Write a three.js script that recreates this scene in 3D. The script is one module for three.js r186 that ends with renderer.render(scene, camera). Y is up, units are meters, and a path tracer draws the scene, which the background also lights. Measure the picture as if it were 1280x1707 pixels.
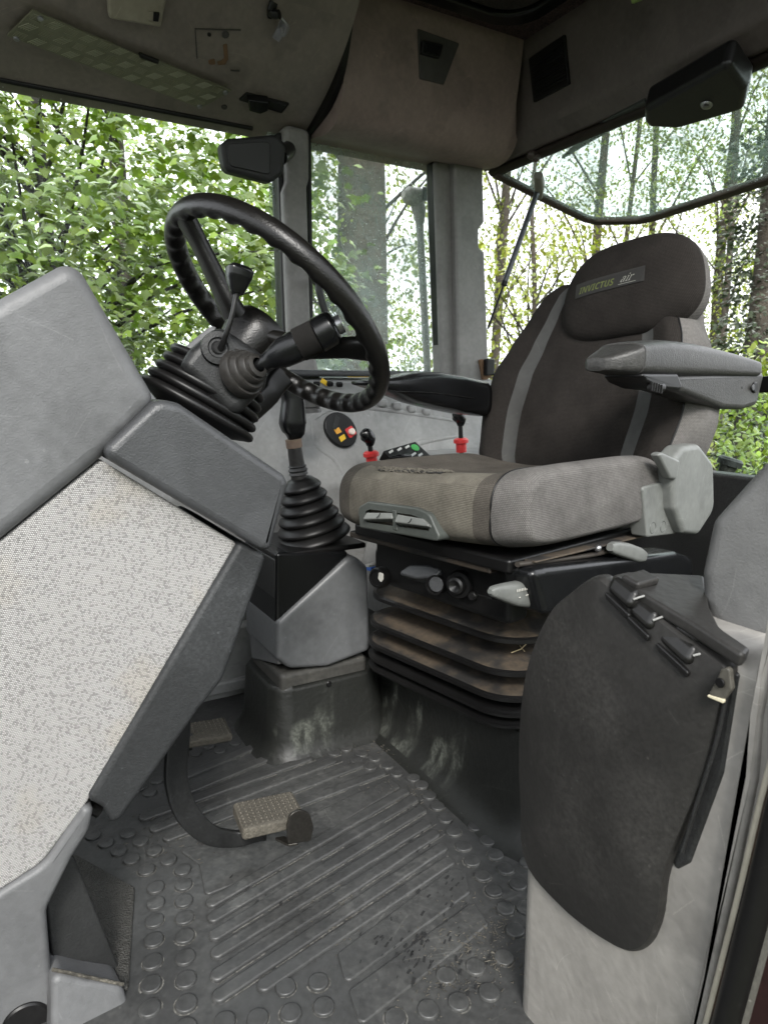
import * as THREE from 'three';
import { RoundedBoxGeometry } from 'three/addons/geometries/RoundedBoxGeometry.js';
import { mergeGeometries } from 'three/addons/utils/BufferGeometryUtils.js';

// ---------------------------------------------------------------- camera, sky, sun, exposure
const scene = new THREE.Scene();
const EYE = 0.75, FPX = 1137, PITCH = THREE.MathUtils.degToRad(10.5), YAW = THREE.MathUtils.degToRad(30);
const camera = new THREE.PerspectiveCamera(2 * Math.atan(853.5 / FPX) * 180 / Math.PI, 767 / 1024, 0.02, 400);
camera.position.set(0, EYE, 0);
camera.rotation.set(-PITCH, -YAW, 0, 'YXZ');
camera.focus = 1.0; camera.userData.fStop = 11;
const renderer = new THREE.WebGLRenderer();
renderer.toneMapping = THREE.LinearToneMapping;
renderer.toneMappingExposure = 3.05;
renderer.shadowMap.enabled = true;
{ // bright overcast sky
  const w = 64, h = 32, d = new Float32Array(w * h * 4);
  for (let j = 0; j < h; j++) for (let i = 0; i < w; i++) {
    const el = (j + 0.5) / h - 0.5, k = (j * w + i) * 4, s = el > 0 ? 0.95 + 0.35 * el : 0.9;
    d[k] = 0.97 * s; d[k + 1] = 1.0 * s; d[k + 2] = 1.05 * s; d[k + 3] = 1;
  }
  const t = new THREE.DataTexture(d, w, h, THREE.RGBAFormat, THREE.FloatType);
  t.mapping = THREE.EquirectangularReflectionMapping; t.magFilter = THREE.LinearFilter; t.minFilter = THREE.LinearFilter; t.needsUpdate = true;
  scene.background = t; scene.environment = t;
}
const sun = new THREE.DirectionalLight(new THREE.Color(1, 0.97, 0.92), 1.5);
sun.position.set(-2.5, 6.0, 5.5); sun.target.position.set(0.5, 0.5, -1);
sun.castShadow = true; sun.shadow.radius = 30;
Object.assign(sun.shadow.camera, { left: -8, right: 8, top: 8, bottom: -8, near: 0.5, far: 40 });
scene.add(sun, sun.target);

// ---------------------------------------------------------------- helpers
let seed = 7;
const rnd = () => { seed = (seed * 1664525 + 1013904223) >>> 0; return seed / 4294967296; };
const rr = (a, b) => a + (b - a) * rnd();
const clamp = (v, a = 0, b = 1) => Math.min(b, Math.max(a, v));
const V = (x, y, z) => new THREE.Vector3(x, y, z);
const cp = Math.cos(PITCH), sp = Math.sin(PITCH), cw = Math.cos(YAW), sw = Math.sin(YAW);
function ray(px, py) { // direction of a photograph pixel
  const a = (px - 640) / FPX, b = (853.5 - py) / FPX, up = b * cp - sp, fw = cp + b * sp;
  return V(a * cw + fw * sw, up, -(fw * cw - a * sw));
}
const onX = (px, py, x) => { const d = ray(px, py); return d.multiplyScalar(x / d.x).add(V(0, EYE, 0)); };
const onY = (px, py, y) => { const d = ray(px, py); return d.multiplyScalar((y - EYE) / d.y).add(V(0, EYE, 0)); };
const onZ = (px, py, z) => { const d = ray(px, py); return d.multiplyScalar(z / d.z).add(V(0, EYE, 0)); };
const onP = (px, py, p0, n) => { const d = ray(px, py), e = V(0, EYE, 0); return d.multiplyScalar(p0.clone().sub(e).dot(n) / d.dot(n)).add(e); };

function boxUV(g) { // uv in metres from the dominant axis of each face
  g = g.index ? g.toNonIndexed() : g;
  const p = g.attributes.position, n = p.count, uv = new Float32Array(n * 2);
  const a = V(), b = V(), c = V(), f = V(), e = V();
  for (let i = 0; i < n; i += 3) {
    a.fromBufferAttribute(p, i); b.fromBufferAttribute(p, i + 1); c.fromBufferAttribute(p, i + 2);
    f.copy(b).sub(a).cross(e.copy(c).sub(a));
    const ax = Math.abs(f.x), ay = Math.abs(f.y), az = Math.abs(f.z), m = ay > ax && ay > az ? 1 : ax > az ? 0 : 2;
    [a, b, c].forEach((v, k) => { const o = (i + k) * 2; uv[o] = m === 0 ? v.z : v.x; uv[o + 1] = m === 1 ? v.z : v.y; });
  }
  g.setAttribute('uv', new THREE.BufferAttribute(uv, 2));
  return g;
}
const strip = g => { g = g.index ? g.toNonIndexed() : g; for (const k of Object.keys(g.attributes)) if (!['position', 'normal'].includes(k)) g.deleteAttribute(k); return g; };
const merge = l => mergeGeometries(l.map(strip), false);
const taken = {};
function numbered(n) { const k = taken[n] = (taken[n] ?? -1) + 1; return k ? `${n}_${String(k).padStart(3, '0')}` : n; }
function thing(name, label, category, base = V(0, 0, 0), turn = 0, group) {
  const o = new THREE.Group(); o.name = numbered(name); o.position.copy(base); o.rotation.y = turn; scene.add(o);
  o.userData = { label, category }; if (group) o.userData.group = group;
  o.off = turn ? V(0, 0, 0) : base.clone();
  return o;
}
function part(parent, name, geo, m, label) { // geometry in world metres (or local metres of a turned thing)
  let g = boxUV(geo); if (!g.attributes.normal) g.computeVertexNormals();
  g.translate(-parent.off.x, -parent.off.y, -parent.off.z);
  const o = new THREE.Mesh(g, m); o.name = name; o.castShadow = o.receiveShadow = true; o.off = parent.off;
  if (label) o.userData.label = label;
  parent.add(o); return o;
}
function rshape(pts, r) { // polygon with rounded corners, pts [x,y,r?]
  const n = pts.length, s = new THREE.Shape();
  for (let i = 0; i < n; i++) {
    const p = pts[i], a = pts[(i + n - 1) % n], b = pts[(i + 1) % n];
    const da = Math.hypot(a[0] - p[0], a[1] - p[1]), db = Math.hypot(b[0] - p[0], b[1] - p[1]);
    const cs = ((a[0] - p[0]) * (b[0] - p[0]) + (a[1] - p[1]) * (b[1] - p[1])) / (da * db), hf = Math.acos(clamp(cs, -0.9999, 0.9999)) / 2; // fillet of radius r
    const q = Math.min((p[2] ?? r) / Math.tan(hf), da * 0.48, db * 0.48), R = q * Math.tan(hf);
    const ax = p[0] + (a[0] - p[0]) / da * q, ay = p[1] + (a[1] - p[1]) / da * q, bx = p[0] + (b[0] - p[0]) / db * q, by = p[1] + (b[1] - p[1]) / db * q;
    if (i) s.lineTo(ax, ay); else s.moveTo(ax, ay);
    if (q > 1e-5) { const mx = (ax + bx) / 2 - p[0], my = (ay + by) / 2 - p[1], ml = Math.hypot(mx, my) || 1, dc = R / Math.sin(hf), cx = p[0] + mx / ml * dc, cy = p[1] + my / ml * dc; let a0 = Math.atan2(ay - cy, ax - cx), a1 = Math.atan2(by - cy, bx - cx), da_ = a1 - a0; while (da_ > Math.PI) da_ -= 2 * Math.PI; while (da_ < -Math.PI) da_ += 2 * Math.PI; const K = Math.max(2, Math.ceil(Math.abs(da_) / 0.22)); for (let k = 1; k <= K; k++) s.lineTo(cx + R * Math.cos(a0 + da_ * k / K), cy + R * Math.sin(a0 + da_ * k / K)); }
  }
  s.closePath(); return s;
}
// solid plate: outline points in space (.r = corner radius), front face normal n, thickness going behind the face
function slab(pts, n, th, { r = 0.006, bevel = 0.003, seg = 3, holes } = {}) {
  const ez = n.clone().normalize(), ex = pts[1].clone().sub(pts[0]); ex.addScaledVector(ez, -ex.dot(ez)).normalize();
  const ey = ez.clone().cross(ex), o = pts[0], q = V();
  bevel = Math.min(bevel, th * 0.45);
  const to2 = l => l.map(p => { q.copy(p).sub(o); return [q.dot(ex), q.dot(ey), Math.max(p.r ?? r, bevel * 1.2)]; });
  const s = rshape(to2(pts), r);
  if (holes) for (const h of holes) s.holes.push(rshape(to2(h), r));
  if (!holes) return plate(s, th, bevel, seg).applyMatrix4(new THREE.Matrix4().makeBasis(ex, ey, ez).setPosition(o));
  let g = new THREE.ExtrudeGeometry(s, { depth: th - 2 * bevel, bevelEnabled: true, bevelThickness: bevel, bevelSize: bevel, bevelOffset: -bevel, bevelSegments: seg, curveSegments: 8 });
  g.translate(0, 0, -(th - bevel));
  g = creased(g, 0.75);
  return g.applyMatrix4(new THREE.Matrix4().makeBasis(ex, ey, ez).setPosition(o));
}
function plate(s, th, bevel, seg) { // bevelled prism from a shape, front face at z = 0
  let L = s.getPoints(8), P = []; for (const p of L) if (!P.length || p.distanceTo(P.at(-1)) > 2e-5) P.push(p); if (P[0].distanceTo(P.at(-1)) < 2e-5) P.pop();
  if (THREE.ShapeUtils.area(P) < 0) P.reverse();
  const n = P.length, off = P.map((p, i) => { const a = P[(i + n - 1) % n], b = P[(i + 1) % n], d1 = p.clone().sub(a).normalize(), d2 = b.clone().sub(p).normalize(), n1 = [-d1.y, d1.x], n2 = [-d2.y, d2.x], k = 1 / Math.max(0.35, 1 + n1[0] * n2[0] + n1[1] * n2[1]); return [(n1[0] + n2[0]) * k, (n1[1] + n2[1]) * k]; });
  const rings = [], R = (ins, z) => P.map((p, i) => V(p.x + off[i][0] * ins, p.y + off[i][1] * ins, z));
  for (let k = 0; k <= seg; k++) { const a = k / seg * Math.PI / 2; rings.push(R(bevel * (1 - Math.sin(a)), -th + bevel * (1 - Math.cos(a)))); }
  for (let k = seg; k >= 0; k--) { const a = k / seg * Math.PI / 2; rings.push(R(bevel * (1 - Math.sin(a)), -bevel * (1 - Math.cos(a)))); }
  const pos = [], idx = []; rings.forEach(r => r.forEach(v => pos.push(v.x, v.y, v.z)));
  for (let i = 0; i < rings.length - 1; i++) for (let j = 0; j < n; j++) { const a = i * n + j, b = i * n + (j + 1) % n; idx.push(a, b, a + n, b, b + n, a + n); }
  const m = rings.length - 1, T2 = THREE.ShapeUtils.triangulateShape(P, []);
  for (const t of T2) { idx.push(m * n + t[0], m * n + t[1], m * n + t[2]); idx.push(t[2], t[1], t[0]); }
  const g = new THREE.BufferGeometry(); g.setAttribute('position', new THREE.Float32BufferAttribute(pos, 3)); g.setIndex(idx); return creased(g, 0.75);
}
function creased(g, ang) { // smooth normals below the crease angle, weighted by face area
  g = g.index ? g.toNonIndexed() : g; const p = g.attributes.position.array, n = p.length / 9, F = new Float64Array(n * 6), map = new Map(), c = Math.cos(ang), out = new Float32Array(p.length);
  const key = i => Math.round(p[i] * 1e5) + '_' + Math.round(p[i + 1] * 1e5) + '_' + Math.round(p[i + 2] * 1e5), keys = new Array(n * 3);
  for (let f = 0; f < n; f++) { const o = f * 9, ax = p[o + 3] - p[o], ay = p[o + 4] - p[o + 1], az = p[o + 5] - p[o + 2], bx = p[o + 6] - p[o], by = p[o + 7] - p[o + 1], bz = p[o + 8] - p[o + 2];
    const x = ay * bz - az * by, y = az * bx - ax * bz, z = ax * by - ay * bx, l = Math.hypot(x, y, z) || 1e-20; F.set([x, y, z, x / l, y / l, z / l], f * 6);
    for (let k = 0; k < 3; k++) { const q = keys[f * 3 + k] = key(o + k * 3); let a = map.get(q); if (!a) map.set(q, a = []); a.push(f); } }
  for (let f = 0; f < n; f++) for (let k = 0; k < 3; k++) { let x = 0, y = 0, z = 0; const u = F[f * 6 + 3], v = F[f * 6 + 4], w = F[f * 6 + 5];
    for (const h of map.get(keys[f * 3 + k])) if (u * F[h * 6 + 3] + v * F[h * 6 + 4] + w * F[h * 6 + 5] >= c) { x += F[h * 6]; y += F[h * 6 + 1]; z += F[h * 6 + 2]; }
    const l = Math.hypot(x, y, z); const o = f * 9 + k * 3; if (l > 1e-20) { out[o] = x / l; out[o + 1] = y / l; out[o + 2] = z / l; } else { out[o] = u; out[o + 1] = v; out[o + 2] = w; } }
  g.setAttribute('normal', new THREE.BufferAttribute(out, 3)); return g;
}
const pix = (l, f) => l.map(q => { const v = f(q[0], q[1]); if (q[2] !== undefined) v.r = q[2]; return v; });
function loft(rings, caps = true) {
  const n = rings[0].length, pos = [], idx = [];
  rings.forEach(R => R.forEach(p => pos.push(p.x, p.y, p.z)));
  for (let i = 0; i < rings.length - 1; i++) for (let j = 0; j < n; j++) {
    const a = i * n + j, b = i * n + (j + 1) % n; idx.push(a, b, a + n, b, b + n, a + n);
  }
  if (caps) for (const [k, flip] of [[0, 1], [rings.length - 1, 0]]) {
    const c = V(); rings[k].forEach(p => c.add(p)); c.multiplyScalar(1 / n); const ci = pos.length / 3; pos.push(c.x, c.y, c.z);
    for (let j = 0; j < n; j++) { const a = k * n + j, b = k * n + (j + 1) % n; flip ? idx.push(ci, b, a) : idx.push(ci, a, b); }
  }
  const g = new THREE.BufferGeometry(); g.setAttribute('position', new THREE.Float32BufferAttribute(pos, 3)); g.setIndex(idx); g.computeVertexNormals();
  return g;
}
const crease = (g, a = 0.8) => { g = g.index ? g.toNonIndexed() : g; return creased(g, a); };
// swept bar: points, half sizes [a, b] per point (a across, b along up), exponent e (1 round, small = boxy)
function sweep(pts, rad, { up = V(0, 1, 0), n = 16, e = 1, smooth = 0, caps = true, cr = 0.8 } = {}) {
  let P = pts, Rd = pts.map((_, i) => { const q = Array.isArray(rad[0]) ? rad[Math.min(i, rad.length - 1)] : Array.isArray(rad) ? rad : [rad, rad]; return q; });
  if (smooth) {
    const c = new THREE.CatmullRomCurve3(pts, false, 'centripetal'); P = []; const R2 = [];
    for (let i = 0; i <= smooth; i++) { const t = i / smooth * (pts.length - 1), k = Math.min(pts.length - 2, Math.floor(t)), f = t - k; P.push(c.getPoint(i / smooth)); R2.push([Rd[k][0] * (1 - f) + Rd[k + 1][0] * f, Rd[k][1] * (1 - f) + Rd[k + 1][1] * f]); }
    Rd = R2;
  }
  const se = v => Math.sign(v) * Math.pow(Math.abs(v), e);
  const rings = P.map((p, i) => {
    const t = P[Math.min(i + 1, P.length - 1)].clone().sub(P[Math.max(i - 1, 0)]).normalize();
    const s = t.clone().cross(up).normalize(), u = s.clone().cross(t);
    return Array.from({ length: n }, (_, j) => { const a = j / n * 2 * Math.PI; return p.clone().addScaledVector(s, Rd[i][0] * se(Math.cos(a))).addScaledVector(u, Rd[i][1] * se(Math.sin(a))); });
  });
  return crease(loft(rings, caps), cr);
}
// lathe about an axis: profile [[radius, height]...], optional flattening k of the second axis
function turned(profile, o, dir, seg = 32, k = 1, side = null) {
  let g = new THREE.LatheGeometry(profile.map(p => new THREE.Vector2(p[0], p[1])), seg);
  g = crease(g, 0.7);
  const y = dir.clone().normalize(), x = (side ?? (Math.abs(y.y) > 0.9 ? V(1, 0, 0) : V(0, 1, 0))).clone(); x.addScaledVector(y, -x.dot(y)).normalize();
  const z = x.clone().cross(y);
  return g.applyMatrix4(new THREE.Matrix4().makeBasis(x, y, z.multiplyScalar(k)).setPosition(o));
}
function rbox(c, [sx, sy, sz], r = 0.004, ex = V(1, 0, 0), ey = V(0, 1, 0)) {
  const x = ex.clone().normalize(), y = ey.clone().addScaledVector(x, -ey.dot(x)).normalize(), z = x.clone().cross(y);
  return new RoundedBoxGeometry(sx, sy, sz, 3, Math.min(r, sx / 2.01, sy / 2.01, sz / 2.01)).applyMatrix4(new THREE.Matrix4().makeBasis(x, y, z).setPosition(c));
}
const disc = (o, dir, r, h, b = 0.002, seg = 32) => turned([[0, 0], [r, 0], [r, h - b], [r - b, h], [0, h]], o, dir, seg);
// parametric grid split into named parts: P(i,j) -> point; parts [[name, material, (i,j)=>bool]]
function gridParts(parent, P, nu, nv, closeU, list) {
  const pos = [], cols = closeU ? nu : nu + 1;
  for (let j = 0; j <= nv; j++) for (let i = 0; i < cols; i++) { const p = P(i / nu, j / nv); pos.push(p.x, p.y, p.z); }
  const quads = [];
  for (let j = 0; j < nv; j++) for (let i = 0; i < nu; i++) { const a = j * cols + i, b = j * cols + (closeU ? (i + 1) % nu : i + 1); quads.push([i, j, a, b, b + cols, a + cols]); }
  const g = new THREE.BufferGeometry(); g.setAttribute('position', new THREE.Float32BufferAttribute(pos, 3));
  g.setIndex(quads.flatMap(q => [q[2], q[3], q[5], q[3], q[4], q[5]])); g.computeVertexNormals();
  const nor = g.attributes.normal; const out = [];
  const done = new Set();
  for (const [name, m, test, label] of list) {
    const pp = [], nn = [];
    for (const q of quads) {
      if (done.has(q) || !test((q[0] + 0.5) / nu, (q[1] + 0.5) / nv)) continue; done.add(q);
      for (const k of [q[2], q[3], q[5], q[3], q[4], q[5]]) { pp.push(pos[k * 3], pos[k * 3 + 1], pos[k * 3 + 2]); nn.push(nor.getX(k), nor.getY(k), nor.getZ(k)); }
    }
    const h = new THREE.BufferGeometry(); h.setAttribute('position', new THREE.Float32BufferAttribute(pp, 3)); h.setAttribute('normal', new THREE.Float32BufferAttribute(nn, 3));
    out.push(part(parent, name, h, m, label));
  }
  return out;
}

// ---------------------------------------------------------------- textures
function noiseTile(n, cells, oct, sd) { // periodic fbm 0..1
  const out = new Float32Array(n * n); let amp = 1, tot = 0;
  const hash = (x, y, o) => { let h = (x * 374761393 + y * 668265263 + (o + sd) * 2147483647) | 0; h = Math.imul(h ^ (h >>> 13), 1274126177); return ((h ^ (h >>> 16)) >>> 0) / 4294967296; };
  for (let o = 0; o < oct; o++) {
    const c = cells << o;
    for (let y = 0; y < n; y++) { const fy = y / n * c, y0 = Math.floor(fy), ty = fy - y0, sy = ty * ty * (3 - 2 * ty);
      for (let x = 0; x < n; x++) { const fx = x / n * c, x0 = Math.floor(fx), tx = fx - x0, sx = tx * tx * (3 - 2 * tx);
        const a = hash(x0 % c, y0 % c, o), b = hash((x0 + 1) % c, y0 % c, o), d = hash(x0 % c, (y0 + 1) % c, o), e = hash((x0 + 1) % c, (y0 + 1) % c, o);
        out[y * n + x] += amp * (a + (b - a) * sx + (d - a) * sy + (a - b - d + e) * sx * sy); } }
    tot += amp; amp *= 0.5;
  }
  for (let i = 0; i < out.length; i++) out[i] /= tot; return out;
}
function tex(n, size, fn, srgb = true) { // fn(i, x, y) -> grey or [r,g,b] 0..1
  const d = new Uint8Array(n * n * 4);
  for (let y = 0; y < n; y++) for (let x = 0; x < n; x++) { const v = fn(y * n + x, x, y), k = (y * n + x) * 4, a = Array.isArray(v);
    d[k] = 255 * Math.min(1, Math.max(0, a ? v[0] : v)); d[k + 1] = 255 * Math.min(1, Math.max(0, a ? v[1] : v)); d[k + 2] = 255 * Math.min(1, Math.max(0, a ? v[2] : v)); d[k + 3] = 255; }
  const t = new THREE.DataTexture(d, n, n); t.wrapS = t.wrapT = THREE.RepeatWrapping; t.magFilter = THREE.LinearFilter; t.minFilter = THREE.LinearMipmapLinearFilter; t.generateMipmaps = true;
  if (srgb) t.colorSpace = THREE.SRGBColorSpace; t.repeat.set(1 / size, 1 / size); t.needsUpdate = true; return t;
}
function scratches(n, count, sd, len, w = 1) { // thin random strokes, 0..1
  const o = new Float32Array(n * n), s0 = seed; seed = sd;
  for (let k = 0; k < count; k++) { let x = rnd() * n, y = rnd() * n, a = rnd() * 6.28; const L = len * (0.2 + rnd()), s = 0.2 + 0.8 * rnd(), bend = (rnd() - 0.5) * 0.02;
    for (let i = 0; i < L; i++) { x += Math.cos(a); y += Math.sin(a); a += bend; for (let q = 0; q < w; q++) { const X = ((x | 0) % n + n) % n, Y = (((y | 0) + q) % n + n) % n; o[Y * n + X] = Math.max(o[Y * n + X], s); } } }
  seed = s0; return o;
}
function specks(n, count, sd, rmax) {
  const o = new Float32Array(n * n), s0 = seed; seed = sd;
  for (let k = 0; k < count; k++) { const cx = rnd() * n, cy = rnd() * n, r = 0.6 + rnd() * rnd() * rmax, s = 0.3 + 0.7 * rnd();
    for (let y = Math.floor(-r - 1); y <= r + 1; y++) for (let x = Math.floor(-r - 1); x <= r + 1; x++) if (x * x + y * y < r * r) { const X = ((cx + x | 0) % n + n) % n, Y = ((cy + y | 0) % n + n) % n; o[Y * n + X] = Math.max(o[Y * n + X], s); } }
  seed = s0; return o;
}
const N1 = noiseTile(512, 4, 7, 11), N2 = noiseTile(512, 6, 6, 23), N3 = noiseTile(512, 48, 3, 37), N4 = noiseTile(512, 10, 5, 51), N5 = noiseTile(512, 128, 2, 77);
const SC = scratches(512, 70, 99, 60), SP = specks(512, 260, 55, 2.2), SCb = scratches(512, 160, 17, 110);
const ss = (a, b, v) => { v = clamp((v - a) / (b - a)); return v * v * (3 - 2 * v); };
const T = {
  // lightly soiled moulded plastic
  plastic: tex(512, 0.42, i => { const m = 0.86 + 0.16 * (N1[i] - 0.5) + 0.10 * (N3[i] - 0.5) - 0.06 * ss(0.56, 0.7, N2[i]); const l = 0.16 * SC[i] * SC[i] + 0.12 * SP[i] * ss(0.5, 0.7, N4[i]); return [m + l, m + l, m + l * 0.95]; }),
  // black plastic with pale dust and scuffs
  dusty: tex(512, 0.36, i => { const d = 0.12 * ss(0.40, 0.70, N1[i]) * (0.5 + N5[i]) + 0.12 * (N5[i] - 0.3) + 0.34 * SC[i] * ss(0.4, 0.6, N2[i]) + 0.3 * SP[i] * ss(0.45, 0.6, N4[i]); const m = 0.62 + 0.05 * (N3[i] - 0.5) + d; return [m * 1.0, m * 0.985, m * 0.95]; }),
  // worn rubber mat with dried mud film
  rubber: tex(512, 0.62, i => { const g = 0.5 * ss(0.40, 0.62, N3[i]) + 0.7 * N5[i], d = 0.16 * ss(0.46, 0.70, N1[i]) * (0.2 + 1.1 * g) + 0.16 * g * ss(0.42, 0.6, N4[i]) + 0.5 * SP[i] * ss(0.4, 0.7, N4[i]) + 0.4 * SCb[i] * ss(0.45, 0.6, N1[i]); const m = 0.54 + 0.05 * (N3[i] - 0.5) + 0.10 * (N5[i] - 0.5) - 0.05 * ss(0.55, 0.7, N2[i]); return [m + d * 0.42, m + d * 0.41, m + d * 0.38]; }),
  // brown dirt lying on black bellows
  soil: tex(512, 0.3, i => { const d = ss(0.34, 0.62, N2[i]) * (0.75 + 0.5 * (N3[i] - 0.5)); return [0.20 + 0.28 * d, 0.19 + 0.225 * d, 0.18 + 0.155 * d]; }),
  // black rubber with smeared pale scuffs
  scuff: tex(512, 0.5, (i, x, y) => { const q = ((y >> 2) * 512 + x), s = ss(0.50, 0.66, N4[q]) * ss(0.44, 0.62, N1[i]) * (0.4 + N5[i]) + 0.5 * SCb[i] * ss(0.45, 0.6, N2[i]); const m = 0.34 + 0.06 * (N5[i] - 0.5) + 0.5 * s; return [m, m * 1.01, m * 0.96]; }),
  grain: tex(512, 0.075, i => 0.5 + 1.3 * (N3[i] - 0.5), false),
  fine: tex(512, 0.35, i => 0.5 + 0.9 * (N4[i] - 0.5) + 0.5 * (N3[i] - 0.5), false),
};
function weaveTex(bump) { // ribbed upholstery, 8 x 8 mm cells of small stitches
  return tex(512, 0.16, (i, x, y) => { const row = y >> 3, u = ((x + (row & 1) * 4) % 8) / 8, v = (y % 8) / 8; const b = Math.sin(u * Math.PI) * Math.sin(v * Math.PI);
    return bump ? b : 0.70 + 0.18 * b + 0.22 * (N1[i] - 0.5) + 0.12 * (N3[i] - 0.5); }, !bump);
}
T.weave = weaveTex(false); T.weaveB = weaveTex(true);
{ // pale flecked cloth of the console side
  const n = 1024, c = 128, cell = n / c, s0 = seed; seed = 321; const val = Float32Array.from({ length: c * c }, (_, k) => { const x = k % c, y = k / c | 0; const base = rnd(); return base; }); seed = s0;
  const dots = (x, y) => { const cy = Math.floor(y / cell), sh = (cy & 1) * cell / 2, cx = Math.floor(((x + sh) % n) / cell); const u = (((x + sh) % cell) / cell - 0.5) * 2, v = ((y % cell) / cell - 0.5) * 2; return [val[cy * c + cx], clamp(1.25 - u * u - v * v)]; };
  T.fleck = tex(n, 0.27, (i, x, y) => { const [k, d] = dots(x, y); const z = N2[(y >> 1) * 512 + (x >> 1)], yel = ss(0.6, 0.78, N1[(y >> 1) * 512 + (x >> 1)]);
    const dark = k < 0.17 + 0.10 * ss(0.40, 0.62, z); const m = (0.60 + 0.32 * Math.sqrt(d)) * (dark ? 0.80 + 0.3 * k : 0.96 + 0.06 * k); return [m, m * (0.995 - 0.012 * yel), m * (0.988 - 0.035 * yel)]; });
  T.fleckB = tex(n, 0.27, (i, x, y) => Math.sqrt(dots(x, y)[1]), false);
}
T.carpet = tex(512, 0.14, i => 0.5 + 0.55 * (N3[i] - 0.5) + 0.2 * (N1[i] - 0.5));

// ---------------------------------------------------------------- materials (linear base colours)
function M(rgb, rough, o = {}) {
  const m = new THREE.MeshPhysicalMaterial({ color: new THREE.Color().setRGB(...rgb), roughness: rough, metalness: o.metal ?? 0 });
  if (o.map) m.map = o.map; if (o.bump) { m.bumpMap = o.bump; m.bumpScale = o.bs ?? 0.0003; }
  if (o.coat) { m.clearcoat = o.coat; m.clearcoatRoughness = 0.3; } if (o.sheen) { m.sheen = o.sheen; m.sheenRoughness = 0.6; m.sheenColor = new THREE.Color(0.6, 0.6, 0.6); }
  if (o.map === T.dusty) m.specularIntensity = 0.7; if (o.map === T.weave) m.specularIntensity = 0.25; m.side = THREE.DoubleSide; return m;
}
const greyPl = M([0.155, 0.157, 0.16], 0.52, { map: T.plastic, bump: T.grain, bs: 0.00018 });
const midPl = M([0.062, 0.064, 0.067], 0.45, { map: T.plastic, bump: T.grain, bs: 0.00022 });
const wallPl = M([0.34, 0.343, 0.335], 0.5, { map: T.plastic, bump: T.fine, bs: 0.0004 });
const fendPl = M([0.33, 0.315, 0.29], 0.6, { map: T.plastic, bump: T.fine, bs: 0.0008 });
const darkPl = M([0.035, 0.037, 0.04], 0.5, { map: T.dusty, bump: T.grain, bs: 0.0003 });
const trimPl = M([0.06, 0.065, 0.073], 0.55, { map: T.dusty, bump: T.grain, bs: 0.0003 });
const blackPl = M([0.011, 0.011, 0.012], 0.4, { map: T.dusty });
const wheelPl = M([0.012, 0.0115, 0.011], 0.34, { map: T.dusty, bump: T.grain, bs: 0.0002 });
const glossBlk = M([0.011, 0.012, 0.014], 0.27, { map: T.dusty });
const lidPl = M([0.05, 0.0495, 0.05], 0.5, { map: T.dusty, bump: T.fine, bs: 0.0006 });
const rubberB = M([0.014, 0.014, 0.015], 0.42, { map: T.dusty });
const mat_ = M([0.178, 0.18, 0.178], 0.42, { map: T.rubber, bump: T.fine, bs: 0.0008 });
const matDark = M([0.12, 0.125, 0.12], 0.5, { map: T.scuff, bump: T.fine, bs: 0.0012 });
const soilB = M([0.42, 0.42, 0.42], 0.8, { map: T.soil, bump: T.fine, bs: 0.001 });
const fleck = M([0.53, 0.523, 0.515], 0.9, { map: T.fleck, bump: T.fleckB, bs: 0.0008 });
const seatLt = M([0.205, 0.188, 0.155], 0.92, { map: T.weave, bump: T.weaveB, bs: 0.0006 });
const seatSd = M([0.195, 0.185, 0.175], 0.92, { map: T.weave, bump: T.weaveB, bs: 0.0006 });
const seatTop = M([0.125, 0.112, 0.096], 0.92, { map: T.weave, bump: T.weaveB, bs: 0.0005 });
const seatDk = M([0.033, 0.029, 0.026], 0.92, { map: T.weave, bump: T.weaveB, bs: 0.0005 });
const seatWing = M([0.075, 0.068, 0.062], 0.92, { map: T.weave, bump: T.weaveB, bs: 0.0005 });
const seatStrip = M([0.056, 0.056, 0.053], 0.75, { map: T.plastic });
const seatGrey = M([0.185, 0.192, 0.18], 0.5, { map: T.plastic, bump: T.fine, bs: 0.0004 });
const seatGreen = M([0.075, 0.083, 0.075], 0.5, { map: T.plastic });
const armPl = M([0.075, 0.076, 0.078], 0.42, { map: T.dusty, bump: T.grain, bs: 0.0003 });
const roofPl = M([0.33, 0.25, 0.225], 0.6, { map: T.plastic, bump: T.fine, bs: 0.0005 });
const roofGr = M([0.29, 0.25, 0.22], 0.55, { map: T.plastic, bump: T.fine, bs: 0.0005 });
const rearPl = M([0.15, 0.125, 0.115], 0.6, { map: T.plastic, bump: T.fine, bs: 0.0004 });
const roofDk = M([0.075, 0.07, 0.066], 0.6, { map: T.plastic });
const postPl = M([0.28, 0.27, 0.258], 0.55, { map: T.plastic, bump: T.fine, bs: 0.0004 });
const carpet = M([0.26, 0.165, 0.15], 1, { map: T.carpet, bump: T.grain, bs: 0.002 });
const alu = M([0.30, 0.30, 0.21], 0.45, { metal: 0.6, map: T.plastic, bump: T.fine, bs: 0.0004 });
const steel = M([0.45, 0.45, 0.46], 0.35, { metal: 0.9, map: T.plastic });
const rust = M([0.22, 0.13, 0.07], 0.8, { map: T.plastic });
const redPl = M([0.55, 0.03, 0.03], 0.4), yelPl = M([0.75, 0.48, 0.02], 0.5), grnPl = M([0.06, 0.42, 0.09], 0.5), whtPl = M([0.7, 0.68, 0.62], 0.5, { map: T.plastic });
const paleDust = M([0.34, 0.31, 0.25], 0.9, { map: T.carpet });
const padDirt = M([0.175, 0.163, 0.142], 0.8, { map: T.dusty, bump: T.grain, bs: 0.001 });
const glassM = (tint = [0.97, 1, 0.985]) => { const m = new THREE.MeshPhysicalMaterial({ color: new THREE.Color().setRGB(...tint), roughness: 0.0, metalness: 0, transmission: 1, thickness: 0, ior: 1.14 }); return m; };
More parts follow.
